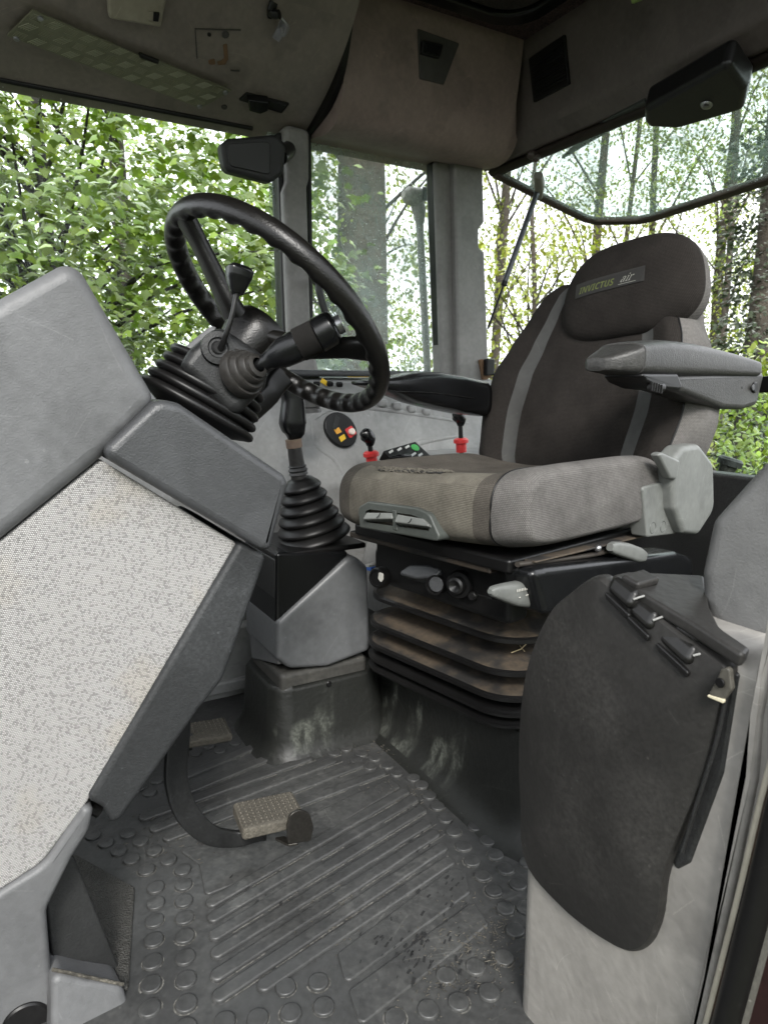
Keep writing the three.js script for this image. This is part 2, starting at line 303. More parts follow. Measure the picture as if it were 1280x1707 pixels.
const filmM = (() => { const m = new THREE.MeshPhysicalMaterial({ color: new THREE.Color().setRGB(0.50, 0.60, 0.57), roughness: 1, transparent: true, opacity: 0.5, side: THREE.DoubleSide }); m.alphaMap = tex(512, 0.55, (i, x, y) => clamp(0.36 + 1.5 * (N1[i] - 0.42) + 0.6 * (N3[i] - 0.5) + 0.5 * SC[i]), false); m.specularIntensity = 0; return m; })();  // pane film: pale teal reflection haze put into the colour, along with dust
const glass = glassM(), glassGreen = glassM([0.93, 0.99, 0.96]);

// ================================================================ SETTING: ground outside
{
  const g = new THREE.PlaneGeometry(300, 300).rotateX(-Math.PI / 2).translate(0, -1.15, 0);
  const o = new THREE.Mesh(boxUV(g), M([0.10, 0.11, 0.05], 1, { map: T.rubber })); o.name = 'ground'; o.receiveShadow = true;
  o.userData = { kind: 'structure', label: 'leafy woodland ground outside the cab', category: 'ground' }; scene.add(o);
}
// ================================================================ CAB SHELL
const nX = V(1, 0, 0), nZ = V(0, 0, 1), nY = V(0, 1, 0), nx = V(-1, 0, 0);
{ // rubber floor mat with studs and ribs
  const b = V(0.45, 0, -1.0), t = thing('floor_mat', 'worn grey rubber floor mat with round studs and long ribs', 'floor mat', b);
  part(t, 'mat_sheet', slab([V(-0.5, 0, -0.3), V(1.42, 0, -0.3), V(1.42, 0, -1.72), V(-0.5, 0, -1.72)].reverse(), nY, 0.04, { r: 0.01 }), mat_);
  const sg = turned([[0, -0.002], [0.0133, -0.002], [0.0132, 0.0024], [0.0126, 0.0037], [0.0114, 0.0043], [0, 0.0045]], V(0, 0, 0), nY, 24);
  const studs = [];
  const c7 = (l) => l.forEach(([x, y]) => studs.push([x / 2, 1280 + y / 2])), c8 = l => l.forEach(([x, y]) => studs.push([640 + x / 2, 1280 + y / 2])), c6 = l => l.forEach(([x, y]) => studs.push([100 + x * 0.359, 1150 + y * 0.359]));
  c7([[520, 402], [520, 455], [516, 513], [514, 577], [510, 650], [505, 725], [613, 393], [614, 447], [616, 503], [617, 565], [619, 635], [621, 710], [622, 790], [490, 343], [563, 310], [610, 343], [515, 280], [440, 308], [398, 280], [355, 253], [312, 228], [428, 222], [470, 248], [953, 735], [1062, 718], [970, 822], [1080, 800], [860, 840], [750, 850], [620, 872], [500, 805]]);
  c8([[38, 838], [147, 810], [248, 785], [350, 752], [207, 697], [305, 668], [400, 637], [437, 545], [405, 473], [445, 392], [365, 413], [328, 362], [405, 340], [292, 314], [263, 265], [370, 293], [447, 272], [345, 246], [410, 232], [232, 216], [305, 198], [375, 182], [205, 171], [275, 151], [345, 137], [177, 131], [250, 108], [150, 95], [215, 75], [200, 42], [125, 60], [97, 37], [40, 20], [140, 8], [478, 320], [470, 470], [420, 150], [300, 90]]);
  c6([[692, 263], [745, 284], [812, 248], [632, 297], [880, 217], [930, 237], [1225, 275], [1275, 295], [1180, 250], [450, 425], [418, 480], [375, 455], [1330, 275], [1400, 300], [1380, 330], [1460, 320], [1520, 355], [1440, 360], [1290, 240]]);
  for (const [x, y] of studs) { const p = onY(x, y, 0); const s = part(t, 'stud', sg.clone().translate(p.x, 0, p.z), mat_); }
  const ribs = [[345, 1512, 680, 1318], [347, 1537, 694, 1331], [350, 1567, 708, 1348], [352, 1597, 716, 1371], [352, 1635, 730, 1388], [355, 1670, 742, 1411], [430, 1652, 754, 1434],
    [232, 1368, 520, 1264], [250, 1387, 560, 1268], [272, 1402, 606, 1274], [330, 1404, 642, 1288], [300, 1300, 440, 1240], [310, 1322, 480, 1252]];
  for (const [x0, y0, x1, y1] of ribs) {
    const a = onY(x0, y0, 0), c = onY(x1, y1, 0), d = c.clone().sub(a).normalize(), s = V(-d.z, 0, d.x), w = 0.0105;
    const L = [[0, w], [1, w], [1, -w], [0, -w]].map(([e, q]) => { const v = (e ? c : a).clone().addScaledVector(s, q); v.y = 0.0055; v.r = w; return v; });
    part(t, 'rib', slab(L, nY, 0.009, { r: w, bevel: 0.003 }), mat_);
  }
  for (const L of [[[292, 1412], [332, 1440], [342, 1492], [420, 1462], [668, 1310], [650, 1296], [430, 1400]], [[562, 1588], [575, 1640], [784, 1486], [776, 1450, 0.02], [752, 1446]], [[580, 1650], [600, 1710], [815, 1540], [790, 1500]]])
    part(t, 'raised_pad', slab(pix(L, (x, y) => onY(x, y, 0.003)), nY, 0.006, { r: 0.008, bevel: 0.0025 }), mat_);
  part(t, 'drain_hole', disc(onY(682, 1274, 0.0).setY(0.0005), nY, 0.010, 0.0015), M([0.004, 0.004, 0.004], 0.9));
  const dl = []; { const s0 = seed; seed = 99;
    for (const [x0, y0, x1, y1] of ribs) for (const sd of [-1, 1]) { const a = onY(x0, y0, 0), c = onY(x1, y1, 0), d = c.clone().sub(a), L = d.length(); d.normalize(); const s = V(-d.z, 0, d.x); let u = rr(0, 0.03); while (u < L) { const l = rr(0.02, 0.10); if (rnd() < 0.62) dl.push(rbox(a.clone().addScaledVector(d, Math.min(L, u + l / 2)).addScaledVector(s, sd * 0.0112).setY(0.0004), [Math.min(l, L - u), 0.0009, rr(0.0006, 0.0022)], 0.0002, d)); u += l + rr(0, 0.02); } }
    for (const [x, y] of studs) if (rnd() < 0.75) { const p = onY(x, y, 0); dl.push(new THREE.RingGeometry(0.0136, 0.0143 + rr(0, 0.0016), 20, 1, rr(0, 6), rr(1.5, 5.5)).rotateX(-Math.PI / 2).translate(p.x, 0.0006, p.z)); }
    seed = s0; }
  part(t, 'dried_dust', merge(dl), M([0.42, 0.41, 0.37], 0.95, { map: T.carpet })).userData.kind = 'stuff';
  const ch = []; { const s0 = seed; seed = 515; for (let i = 0; i < 150; i++) { const cl = [[705, 1565], [690, 1605], [745, 1490], [700, 1345], [780, 1600], [650, 1570], [420, 1490], [690, 1400]][i % 8], p = onY(cl[0] + rr(-45, 45) * rnd() * 1.6, cl[1] + rr(-40, 40) * rnd() * 1.6, 0.0062), a = rr(-0.9, -0.3), l = rr(0.002, 0.010); ch.push(rbox(p.setY(0.0034), [l, 0.0006, l * rr(0.25, 0.5)], 0.0002, V(Math.cos(a), 0, Math.sin(a)))); } seed = s0; }
  part(t, 'tar_flecks', merge(ch), M([0.018, 0.018, 0.018], 0.6)).userData.kind = 'stuff';
  // dried grass and crumbs on the mat
  const bits = []; const s0 = seed; seed = 4242;
  for (let i = 0; i < 900; i++) { const cl = [[690, 1318], [820, 1600], [735, 1640], [840, 1560], [300, 1360], [560, 1500], [640, 1250], [780, 1560]][i % 8], p = onY(cl[0] + rr(-60, 60) * rnd() * 2, cl[1] + rr(-50, 50) * rnd() * 2, 0.003), a = rnd() * 6.3, l = rr(0.002, 0.012) * rnd() * rnd(); bits.push(rbox(p, [l + 0.0012, 0.0010, 0.0011], 0.0003, V(Math.cos(a), rr(-.2, .2), Math.sin(a)))); }
  seed = s0; const st = part(t, 'crumbs', merge(bits), paleDust); st.userData.kind = 'stuff';
}
{ // riser under the seat and the gear console: rubber covered
  const b = V(0.95, 0, -1.05), t = thing('seat_plinth', 'black rubber covered plinth under the seat bellows', 'plinth', b);
  const rg = (y, i) => { const o = []; for (const [cx, cz, a0] of [[1.36, -0.62, 0], [1.36, -1.6, 1], [0.80, -1.42, 2], [0.80, -0.80, 3]]) for (let k = 0; k < 7; k++) { const a = [Math.PI / 2, 0, -Math.PI / 2, Math.PI][a0] - k / 6 * Math.PI / 2, r = 0.09 + i; o.push(V(cx + Math.cos(a) * r, y, cz + Math.sin(a) * r)); } return o; };
  part(t, 'plinth_skin', crease(loft([rg(0.0, 0.055), rg(0.008, 0.035), rg(0.03, 0.016), rg(0.06, 0.006), rg(0.165, -0.004), rg(0.18, -0.012), rg(0.183, -0.03)]), 0.9), matDark);
}
{ // right side wall: moulded console under the quarter window
  const t = thing('side_console', 'light grey moulded side console below the quarter window', 'console', V(0.5, 0, -1.6));
  const L = [[-1.76, 0.0], [-1.60, 0.0], [-1.585, 0.30], [-1.545, 0.50, 0.04], [-1.60, 0.70, 0.06], [-1.66, 0.765, 0.03], [-1.78, 0.775]].map(([z, y, r]) => { const v = V(1.36, y, z); v.r = r ?? 0.006; return v; });
  part(t, 'wall_panel', slab(L, nX, 1.86, { bevel: 0.004 }), wallPl);
  part(t, 'lower_panel', slab(pix([[300, 1080], [420, 1040], [426, 1160], [350, 1178], [300, 1185]], (x, y) => onZ(x, y, -1.545)), nZ, 0.04, { r: 0.004 }), wallPl);
  part(t, 'lower_ledge', rbox(V(0.36, 0.03, -1.56), [0.36, 0.03, 0.06], 0.006), wallPl);
  // raised deck holding the hand levers
  part(t, 'control_deck', slab(pix([[655, 762], [700, 735], [742, 722], [812, 745], [818, 800], [700, 810]], (x, y) => onY(x, y, 0.575)), nY, 0.05, { r: 0.02, bevel: 0.008 }), wallPl);
  part(t, 'inner_skirt', slab([V(1.33, 0.0, -1.36), V(1.33, 0.55, -1.38), V(0.88, 0.52, -1.38), V(0.82, 0.3, -1.36), V(0.80, 0.0, -1.36)], nZ, 0.18, { r: 0.03, bevel: 0.012 }), wallPl);
  const wn_ = V(0, 0.265, 0.964).normalize(), wp = V(0.8, 0.5, -1.547), W = (x, y) => onP(x, y, wp, wn_);
  part(t, 'moulded_rib', sweep([W(578, 812), W(610, 778), W(650, 758), W(700, 738), W(760, 728)], [[0.004, 0.004], [0.009, 0.005], [0.010, 0.006], [0.009, 0.005], [0.004, 0.004]], { smooth: 30, up: wn_ }), wallPl);
  part(t, 'moulded_rib', sweep([W(524, 700), W(545, 684), W(590, 678), W(650, 684), W(780, 706)], [[0.003, 0.003], [0.008, 0.005], [0.009, 0.006], [0.008, 0.005], [0.004, 0.003]], { smooth: 30, up: wn_ }), wallPl);
  part(t, 'moulded_rib', sweep([W(520, 704), W(526, 740), W(560, 770), W(580, 812)], [[0.003, 0.003], [0.006, 0.004], [0.006, 0.004], [0.003, 0.003]], { smooth: 24, up: wn_ }), wallPl);
  // little grip recesses along the upper rail
  for (let i = 0; i < 4; i++) part(t, 'grip_scallop', rbox(onZ(636 + i * 24, 672 + i * 5, -1.60), [0.028, 0.022, 0.03], 0.009), wallPl);
  const sill = thing('window_ledge_trim', 'dark trim ledge with yellow warning stickers at the window foot', 'trim', V(0.85, 0.77, -1.68));
  part(sill, 'ledge', rbox(V(0.86, 0.782, -1.69), [0.5, 0.016, 0.09], 0.006), midPl);
  for (const [x, y] of [[497, 637], [513, 640], [528, 640], [550, 640], [566, 641]]) part(sill, 'rocker_switch', rbox(onZ(x, y, -1.63), [0.016, 0.012, 0.012], 0.003, V(1, 0, 0), V(0, 1, 0.4)), blackPl);
  const p1 = part(sill, 'warning_sticker', rbox(onZ(597, 624, -1.655), [0.062, 0.016, 0.003], 0.001), yelPl);
  part(p1, 'print_line', rbox(onZ(597, 624, -1.653), [0.048, 0.004, 0.003], 0.0008), blackPl);
  part(sill, 'warning_sticker', rbox(onZ(541, 637, -1.645), [0.022, 0.012, 0.003], 0.001, V(1, -0.6, 0)), yelPl);
}
{ // switch pod with hazard button
  const p0 = onZ(570, 715, -1.575), n = V(0, 0.26, 0.965).normalize();
  const t = thing('switch_pod', 'oval black switch panel with red button on the side console', 'switch panel', p0);
  const el = (c, a, b, k = 28) => Array.from({ length: k }, (_, i) => { const q = i / k * 2 * Math.PI; const v = onP(c[0] + a[0] * Math.cos(q) + b[0] * Math.sin(q), c[1] + a[1] * Math.cos(q) + b[1] * Math.sin(q), p0.clone().addScaledVector(n, 0.004), n); v.r = 0; return v; });
  part(t, 'bezel', slab(el([569, 716], [21, 24], [-17, 17]), n, 0.014, { bevel: 0.003 }), blackPl);
  const q = (x, y) => onP(x, y, p0.clone().addScaledVector(n, 0.006), n);
  const quad = (c, w, h, d) => [[-w, -h], [w, -h], [w, h], [-w, h]].map(([i, j]) => { const a = 0.85; const v = q(c[0] + i * Math.cos(a) * 0.9 - j * Math.sin(a) * 0.35, c[1] + i * Math.sin(a) * 0.6 + j); return v; });
  part(t, 'rocker', slab(quad([560, 705], 6, 11), n, 0.008, { r: 0.001, bevel: 0.001 }), darkPl);
  part(t, 'amber_lens', slab(pix([[557, 716], [565, 712], [570, 720], [562, 724]], q), n, 0.007, { r: 0.001, bevel: 0.0006 }), M([0.7, 0.33, 0.03], 0.4));
  part(t, 'amber_symbol', slab(pix([[565, 729], [574, 723], [577, 731], [569, 737]], q), n, 0.006, { r: 0.001, bevel: 0.0006 }), yelPl);
  part(t, 'red_surround', slab(pix([[575, 716], [586, 709], [595, 722], [584, 731]], q), n, 0.006, { r: 0.004, bevel: 0.0006 }), redPl);
  part(t, 'push_button', disc(q(585.5, 720), n, 0.0085, 0.009), M([0.75, 0.62, 0.55], 0.4));
}
{ // lever chart plate on the sloping face of the deck
  const cn = V(0, 0.72, 0.69).normalize(), c0 = onZ(680, 752, -1.44), q = (x, y, l = 0) => onP(x, y, c0.clone().addScaledVector(cn, l), cn);
  const t = thing('lever_chart', 'black lever chart plate with white pictograms and green dot', 'chart plate', c0);
  part(t, 'plate', slab(pix([[638, 752], [692, 736], [718, 760], [664, 776]], q), cn, 0.03, { r: 0.003, bevel: 0.001 }), blackPl);
  const w = M([0.6, 0.6, 0.58], 0.6);
  for (const [x, y] of [[652, 752], [666, 748], [679, 744], [690, 756], [701, 757], [684, 760], [676, 764]]) part(t, 'pictogram', slab(pix([[x - 4, y + 1], [x + 2, y - 3], [x + 4, y], [x - 2, y + 4]], (a, c) => q(a, c, 0.0012)), cn, 0.002, { r: 0.0005, bevel: 0.0004 }), w);
  part(t, 'green_dot', disc(q(692, 746, 0.0003), cn, 0.011, 0.002), grnPl);
  part(t, 'finger_lever', sweep([q(648, 764, 0.006), q(665, 761, 0.014), q(684, 760, 0.010)], [[0.004, 0.004], [0.007, 0.006], [0.005, 0.004]], { smooth: 12 }), glossBlk);
}
function handLever(label, top, foot, z) {
  const a = onZ(...top, z), b = onZ(...foot, z), d = a.clone().sub(b).normalize();
  const t = thing('hand_lever', label, 'lever', b);
  part(t, 'shaft', sweep([b, a], [0.006, 0.006]), blackPl);
  part(t, 'collar', turned([[0.006, -0.018], [0.0135, -0.018], [0.0135, 0.004], [0.019, 0.006], [0.019, 0.014], [0.014, 0.018], [0.006, 0.018]], b.clone().lerp(a, 0.55), d), redPl, 'red plastic collar');
  part(t, 'knob', sweep([a.clone().addScaledVector(d, -0.012), a.clone().addScaledVector(d, 0.004), a.clone().add(V(-0.014, 0.016, 0.004)), a.clone().add(V(-0.026, 0.018, 0.006))], [[0.008, 0.008], [0.016, 0.015], [0.017, 0.015], [0.005, 0.005]], { smooth: 14, up: V(0, 0, 1) }), glossBlk);
}
handLever('short hand lever with red collar next to the lever chart', [616, 735], [623, 800], -1.43);
handLever('hand lever with red collar beside the seat backrest', [767, 702], [770, 790], -1.42);

// ---- posts and window panes on the right side
{
  const t = thing('middle_post', 'grey brown post between the side windows behind the steering wheel', 'post', onZ(490, 640, -1.74));
  part(t, 'post_cover', slab(pix([[474, 205], [517, 215], [517, 298], [513, 312], [520, 560], [538, 640], [484, 650], [472, 320], [478, 300]], (x, y) => onZ(x, y, -1.715)), nZ, 0.07, { r: 0.006, bevel: 0.012 }), postPl);
  part(t, 'door_seal', slab(pix([[462, 220], [470, 220], [484, 650], [475, 650]], (x, y) => onZ(x, y, -1.735)), nZ, 0.05, { r: 0.003, bevel: 0.004 }), blackPl);
  part(t, 'window_seal', slab(pix([[514, 225], [519, 225], [523, 560], [517, 560]], (x, y) => onZ(x, y, -1.735)), nZ, 0.03, { r: 0.002, bevel: 0.002 }), blackPl);
  const g = thing('grab_handle', 'black grab handle on the middle post seen through the steering wheel', 'handle', onZ(545, 540, -1.66));
  part(g, 'handle_bar', sweep([onZ(526, 470, -1.70), onZ(530, 468, -1.65), onZ(536, 500, -1.64), onZ(552, 545, -1.64), onZ(560, 560, -1.70)], [0.010, 0.008], { smooth: 24, up: V(0, 0, 1) }), blackPl);
}
{
  const t = thing('rear_post', 'light grey rear corner post with notched edge beside the hatch', 'post', onZ(775, 630, -1.74));
  part(t, 'post_cover', slab(pix([[757, 262], [805, 265], [808, 370], [799, 382], [799, 412], [808, 420], [816, 640], [764, 640]], (x, y) => onZ(x, y, -1.70)), nZ, 0.08, { r: 0.004, bevel: 0.008 }), postPl);
  part(t, 'post_return', slab(pix([[724, 268], [760, 262], [768, 640], [736, 640]], (x, y) => onZ(x, y, -1.725)), nZ, 0.05, { r: 0.004, bevel: 0.01 }), postPl);
  part(t, 'window_seal', slab(pix([[720, 270], [727, 268], [739, 640], [733, 640]], (x, y) => onZ(x, y, -1.735)), nZ, 0.03, { r: 0.002, bevel: 0.002 }), blackPl);
  part(t, 'latch_plate', slab(pix([[800, 600], [806, 598], [820, 628], [806, 636]], (x, y) => onZ(x, y, -1.69)), nZ, 0.012, { r: 0.003 }), rust);
  part(t, 'latch', rbox(onZ(815, 612, -1.68), [0.03, 0.05, 0.02], 0.004), blackPl);
}
const grime = (pane, f, box, count, sd, m, rmax) => { // dried drops and dust specks on a pane
  const s0 = seed; seed = sd; const l = []; const base = new THREE.CircleGeometry(1, 6);
  for (let i = 0; i < count; i++) { const r = 0.0006 + rmax * rnd() * rnd() * rnd(); const p = f(rr(box[0], box[2]), rr(box[1], box[3])); if (!p) continue; const g = base.clone().scale(r, r * rr(0.7, 1.3), 1); g.applyMatrix4(new THREE.Matrix4().lookAt(V(0, 0, 0), p.n.clone().multiplyScalar(-1), V(0.1, 1, 0.2)).setPosition(p.p)); l.push(g); }
  seed = s0; const o = part(pane, 'dirt_specks', merge(l), m); o.userData.kind = 'stuff'; return o;
};
const speckM = (() => { const m = M([0.62, 0.66, 0.64], 0.9); m.transmission = 0.35; return m; })();
{
  const d = thing('door_window', 'large clear side door window in front of the maple leaves', 'window', V(0.1, 0.3, -1.77));
  part(d, 'pane', rbox(V(0.12, 0.86, -1.772), [1.04, 1.1, 0.004], 0.001), glass);
  grime(d, (x, y) => ({ p: V(x, y, -1.768), n: nZ }), [0.05, 0.75, 0.64, 1.4], 420, 71, speckM, 0.0022);
  const q = thing('quarter_window', 'dusty quarter window between the two posts', 'window', V(0.95, 0.77, -1.77));
  part(q, 'pane', rbox(V(0.95, 1.08, -1.772), [0.56, 0.66, 0.004], 0.001), glass);
  part(q, 'dust_haze_film', rbox(V(0.95, 1.08, -1.7685), [0.54, 0.64, 0.0006], 0.0002), filmM);  // dust together with painted reflection haze
  grime(q, (x, y) => ({ p: V(x, y, -1.768), n: nZ }), [0.7, 0.78, 1.2, 1.4], 1500, 72, speckM, 0.0022);
}
{ // lamp pole and mirror head outside the quarter window
  const t = thing('mirror_arm', 'grey pole with pale mirror bracket outside the quarter window', 'mirror arm', onZ(713, 640, -1.9));
  const gm = M([0.33, 0.31, 0.28], 0.6, { map: T.plastic });
  part(t, 'pole', sweep([onZ(698, 345, -1.9), onZ(714, 650, -1.9)], [0.012, 0.012]), gm);
  part(t, 'clamp', sweep([onZ(692, 330, -1.9), onZ(698, 350, -1.9), onZ(700, 372, -1.9)], [[0.024, 0.02], [0.026, 0.02], [0.014, 0.014]], { smooth: 10 }), gm);
  part(t, 'head', sweep([onZ(672, 324, -1.89), onZ(680, 326, -1.89), onZ(698, 328, -1.89), onZ(704, 328, -1.89)], [[0.012, 0.012], [0.026, 0.026], [0.028, 0.026], [0.022, 0.022]], { smooth: 12 }), M([0.5, 0.47, 0.42], 0.5, { map: T.plastic }));
  part(t, 'pivot_knob', disc(onZ(704, 323, -1.86), V(1, 0, 0.5), 0.02, 0.03, 0.006), blackPl);
}
{ // black camera or mirror housing on top of the middle post
  const t = thing('interior_mirror', 'black interior mirror housing hanging at the top of the post', 'mirror', onZ(470, 260, -1.66));
  part(t, 'housing', slab(pix([[368, 240, 0.012], [380, 231, 0.01], [455, 226, 0.02], [474, 240, 0.02], [472, 290, 0.02], [452, 305, 0.02], [376, 284, 0.02]], (x, y) => onZ(x, y, -1.58)), V(-0.1, -0.15, 1), 0.05, { bevel: 0.009, seg: 4 }), M([0.012, 0.012, 0.012], 0.65));
  part(t, 'glass_back', slab(pix([[378, 246], [384, 239], [448, 237], [450, 292], [384, 276]], (x, y) => onZ(x, y, -1.5765)), V(-0.1, -0.15, 1), 0.006, { r: 0.008, bevel: 0.002 }), M([0.010, 0.010, 0.010], 0.55));
  part(t, 'stalk', sweep([onZ(465, 262, -1.62), onZ(480, 250, -1.70)], [0.02, 0.02]), blackPl);
}
// ---- roof
function section(x0, x1, L, th) { // sheet that follows a (z,y) curve, thickened upward, along x
  const c = new THREE.CatmullRomCurve3(L.map(([z, y]) => V(0, y, z)), false, 'centripetal'), K = 28, P = c.getPoints(K);
  const R = P.map((p, i) => { const t = P[Math.min(i + 1, K)].clone().sub(P[Math.max(i - 1, 0)]).normalize(); return [p, p.clone().add(V(0, t.z, -t.y).multiplyScalar(th))]; });
  const ring = x => [...R.map(r => V(x, r[0].y, r[0].z)), ...R.slice().reverse().map(r => V(x, r[1].y, r[1].z))];
  const e = 0.006, inset = (x, k) => ring(x).map((v, i) => v);
  return crease(loft([ring(x0), ring(x1)]), 0.6);
}
const SOF = [[-1.80, 1.372], [-1.75, 1.388], [-1.62, 1.435], [-1.52, 1.495], [-1.45, 1.56], [-1.40, 1.64], [-1.38, 1.70]];
{
  const t = thing('door_header', 'dull grey roof panel above the door window with stains', 'roof panel', V(0.3, 1.39, -1.7));
  part(t, 'soffit', section(-0.55, 0.775, SOF, 0.03), roofGr);
  part(t, 'window_seal', sweep([V(-0.5, 1.382, -1.766), V(0.64, 1.382, -1.766)], [0.006, 0.006]), blackPl);
  // screw holes, plugs and glue stains
  const sp_ = (x, y) => soff(x, y);
  for (const [x, y, r, m] of [[349, 57, 0.004, blackPl], [376, 57, 0.0075, roofDk], [374, 178, 0.007, roofDk]]) { const s = sp_(x, y); part(t, 'plug', disc(s.p.clone().addScaledVector(s.n, -0.002), s.n, r, 0.005, 0.001, 20), m); }
  for (const L of [[[372, 75], [379, 73], [381, 100], [370, 108], [366, 104], [374, 98]], [[347, 101], [358, 98], [360, 108], [349, 108]], [[362, 103], [380, 100], [376, 108], [364, 109]]]) { const s = sp_(...L[0]); part(t, 'rust_stain', slab(pix(L, (x, y) => onP(x, y, s.p.clone().addScaledVector(s.n, 0.0012), s.n)), s.n, 0.002, { r: 0.003, bevel: 0.0005 }), rust); }
  const s1 = sp_(360, 80); for (const L of [[[325, 48], [402, 50], [402, 51.5], [325, 49.5]], [[325, 48], [326.5, 48], [330, 98], [328, 98]], [[385, 117], [400, 118], [400, 119.5], [385, 118.5]]]) part(t, 'scribe_line', slab(pix(L, (x, y) => onP(x, y, s1.p.clone().addScaledVector(s1.n, 0.001), s1.n)), s1.n, 0.002, { r: 0.0004, bevel: 0.0003 }), roofDk);
}
function soff(px, py, lift = 0) { // point and inward normal on the door header soffit
  const d = ray(px, py), e = V(0, EYE, 0); const c = new THREE.CatmullRomCurve3(SOF.map(([z, y]) => V(0, y, z)), false, 'centripetal'), P = c.getPoints(80);
  for (let i = 0; i < 80; i++) { const a = P[i], b = P[i + 1], n = V(0, -(b.z - a.z), b.y - a.y).normalize(); const s = a.clone().sub(e).dot(n) / d.dot(n), p = d.clone().multiplyScalar(s).add(e); if (p.z >= Math.min(a.z, b.z) - 1e-4 && p.z <= Math.max(a.z, b.z) + 1e-4) { return { p: p.addScaledVector(n, lift), n }; } }
  const n = V(0, -0.9, 0.43).normalize(); return { p: onP(px, py, V(0, 1.44, -1.6), n), n };
}
{ // tread plate
  const s = soff(200, 100), n = s.n, p0 = s.p.clone().addScaledVector(n, 0.012), q = (x, y) => onP(x, y, p0, n);
  const t = thing('tread_plate', 'aluminium tread plate screwed under the roof above the door window', 'plate', s.p);
  part(t, 'sheet', slab(pix([[12, 60], [55, 17], [232, 93], [238, 100], [262, 104], [268, 103], [387, 152], [335, 181]], q), n, 0.004, { r: 0.002, bevel: 0.001 }), alu);
  part(t, 'cable', sweep([q(233, 93), q(247, 99), q(264, 105)].map(v => v.addScaledVector(n, -0.003)), [0.006, 0.005], { smooth: 8 }), blackPl);
  const A = q(12, 60), B = q(335, 181), C = q(55, 17), ex = B.clone().sub(A), ey = C.clone().sub(A);
  const barM = M([0.38, 0.38, 0.28], 0.3, { metal: 0.6 });
  for (let i = 0; i < 13; i++) for (let j = 0; j < 3; j++) for (let k = 0; k < 5; k++) {
    const flip = (i + j) % 2, u = (i + 0.5) / 13, v = (j + 0.5) / 3, o = (k - 2) / 5;
    const c = A.clone().addScaledVector(ex, u + (flip ? o * 0.052 : 0)).addScaledVector(ey, v + (flip ? 0 : o * 0.22)).addScaledVector(n, 0.0006);
    const dir = flip ? ey.clone().normalize().addScaledVector(ex.clone().normalize(), 0.45) : ex.clone().normalize();
    part(t, 'tread_bar', rbox(c, [flip ? 0.024 : 0.020, 0.002, flip ? 0.0016 : 0.0011], 0.0009, dir, n), barM);
  }
  for (const [x, y] of [[28, 64], [68, 30], [376, 154], [333, 177]]) part(t, 'screw', turned([[0, 0], [0.006, 0], [0.005, 0.003], [0, 0.004]], q(x, y), n, 16), steel);
}
{ // interior light
  const s = soff(230, 20), n = s.n, q = (x, y) => onP(x, y, s.p.clone().addScaledVector(n, 0.016), n);
  const t = thing('interior_light', 'yellowed plastic interior light with small black switch', 'light', s.p);
  const m = M([0.42, 0.38, 0.30], 0.4, { map: T.plastic });
  part(t, 'lens_cover', slab(pix([[178, -30], [182, 32], [269, 47], [283, -25]], q), n, 0.02, { r: 0.006, bevel: 0.005 }), m);
  part(t, 'switch_frame', slab(pix([[246, 18], [266, 20], [263, 35], [246, 33]], q).map(v => v.addScaledVector(n, 0.002)), n, 0.004, { r: 0.001, bevel: 0.0008 }), m);
  part(t, 'switch', slab(pix([[256, 19], [266, 20], [264, 34], [255, 33]], q).map(v => v.addScaledVector(n, 0.005)), n, 0.006, { r: 0.001, bevel: 0.0008 }), blackPl);
}
{ // metal clip and bracket
  const s = soff(462, 45), n = s.n, q = (x, y, l = 0.01) => onP(x, y, s.p.clone().addScaledVector(n, l), n);
  const t = thing('hook_bracket', 'bent metal bracket on a black clip under the roof panel', 'bracket', s.p);
  part(t, 'clip', sweep([q(456, 4), q(453, 22, 0.02), q(466, 24, 0.03)], [0.010, 0.008], { smooth: 8 }), blackPl);
  part(t, 'clip_base', slab(pix([[452, 4], [459, 6], [454, 34], [446, 32]], q), n, 0.012, { r: 0.002 }), blackPl);
  part(t, 'plate', slab(pix([[468, 33], [474, 32], [482, 45], [465, 71], [454, 63]], (x, y) => q(x, y, 0.024)), n, 0.003, { r: 0.002, bevel: 0.0008 }), steel);
  part(t, 'hook', sweep([q(470, 30, 0.03), q(480, 45, 0.04), q(472, 60, 0.04), q(470, 46, 0.035)], [0.0035, 0.002], { smooth: 14 }), steel);
}
{ // recessed black pull above the window corner
  const s = soff(440, 173), n = s.n, q = (x, y, l = 0.004) => onP(x, y, s.p.clone().addScaledVector(n, l), n);
  const t = thing('blind_catch', 'black recessed catch in the roof panel above the mirror', 'catch', s.p);
  part(t, 'base', slab(pix([[398, 168], [411, 156], [483, 174], [470, 190]], q), n, 0.01, { r: 0.003, bevel: 0.002 }), blackPl);
  part(t, 'finger_tab', slab(pix([[414, 168], [449, 172], [447, 186], [434, 191], [416, 186]], (x, y) => q(x, y, 0.02)), n, 0.02, { r: 0.004, bevel: 0.003 }), glossBlk);
  part(t, 'slot_rib', slab(pix([[452, 170], [478, 176], [470, 186], [450, 180]], (x, y) => q(x, y, 0.008)), n, 0.006, { r: 0.002, bevel: 0.001 }), darkPl);
}
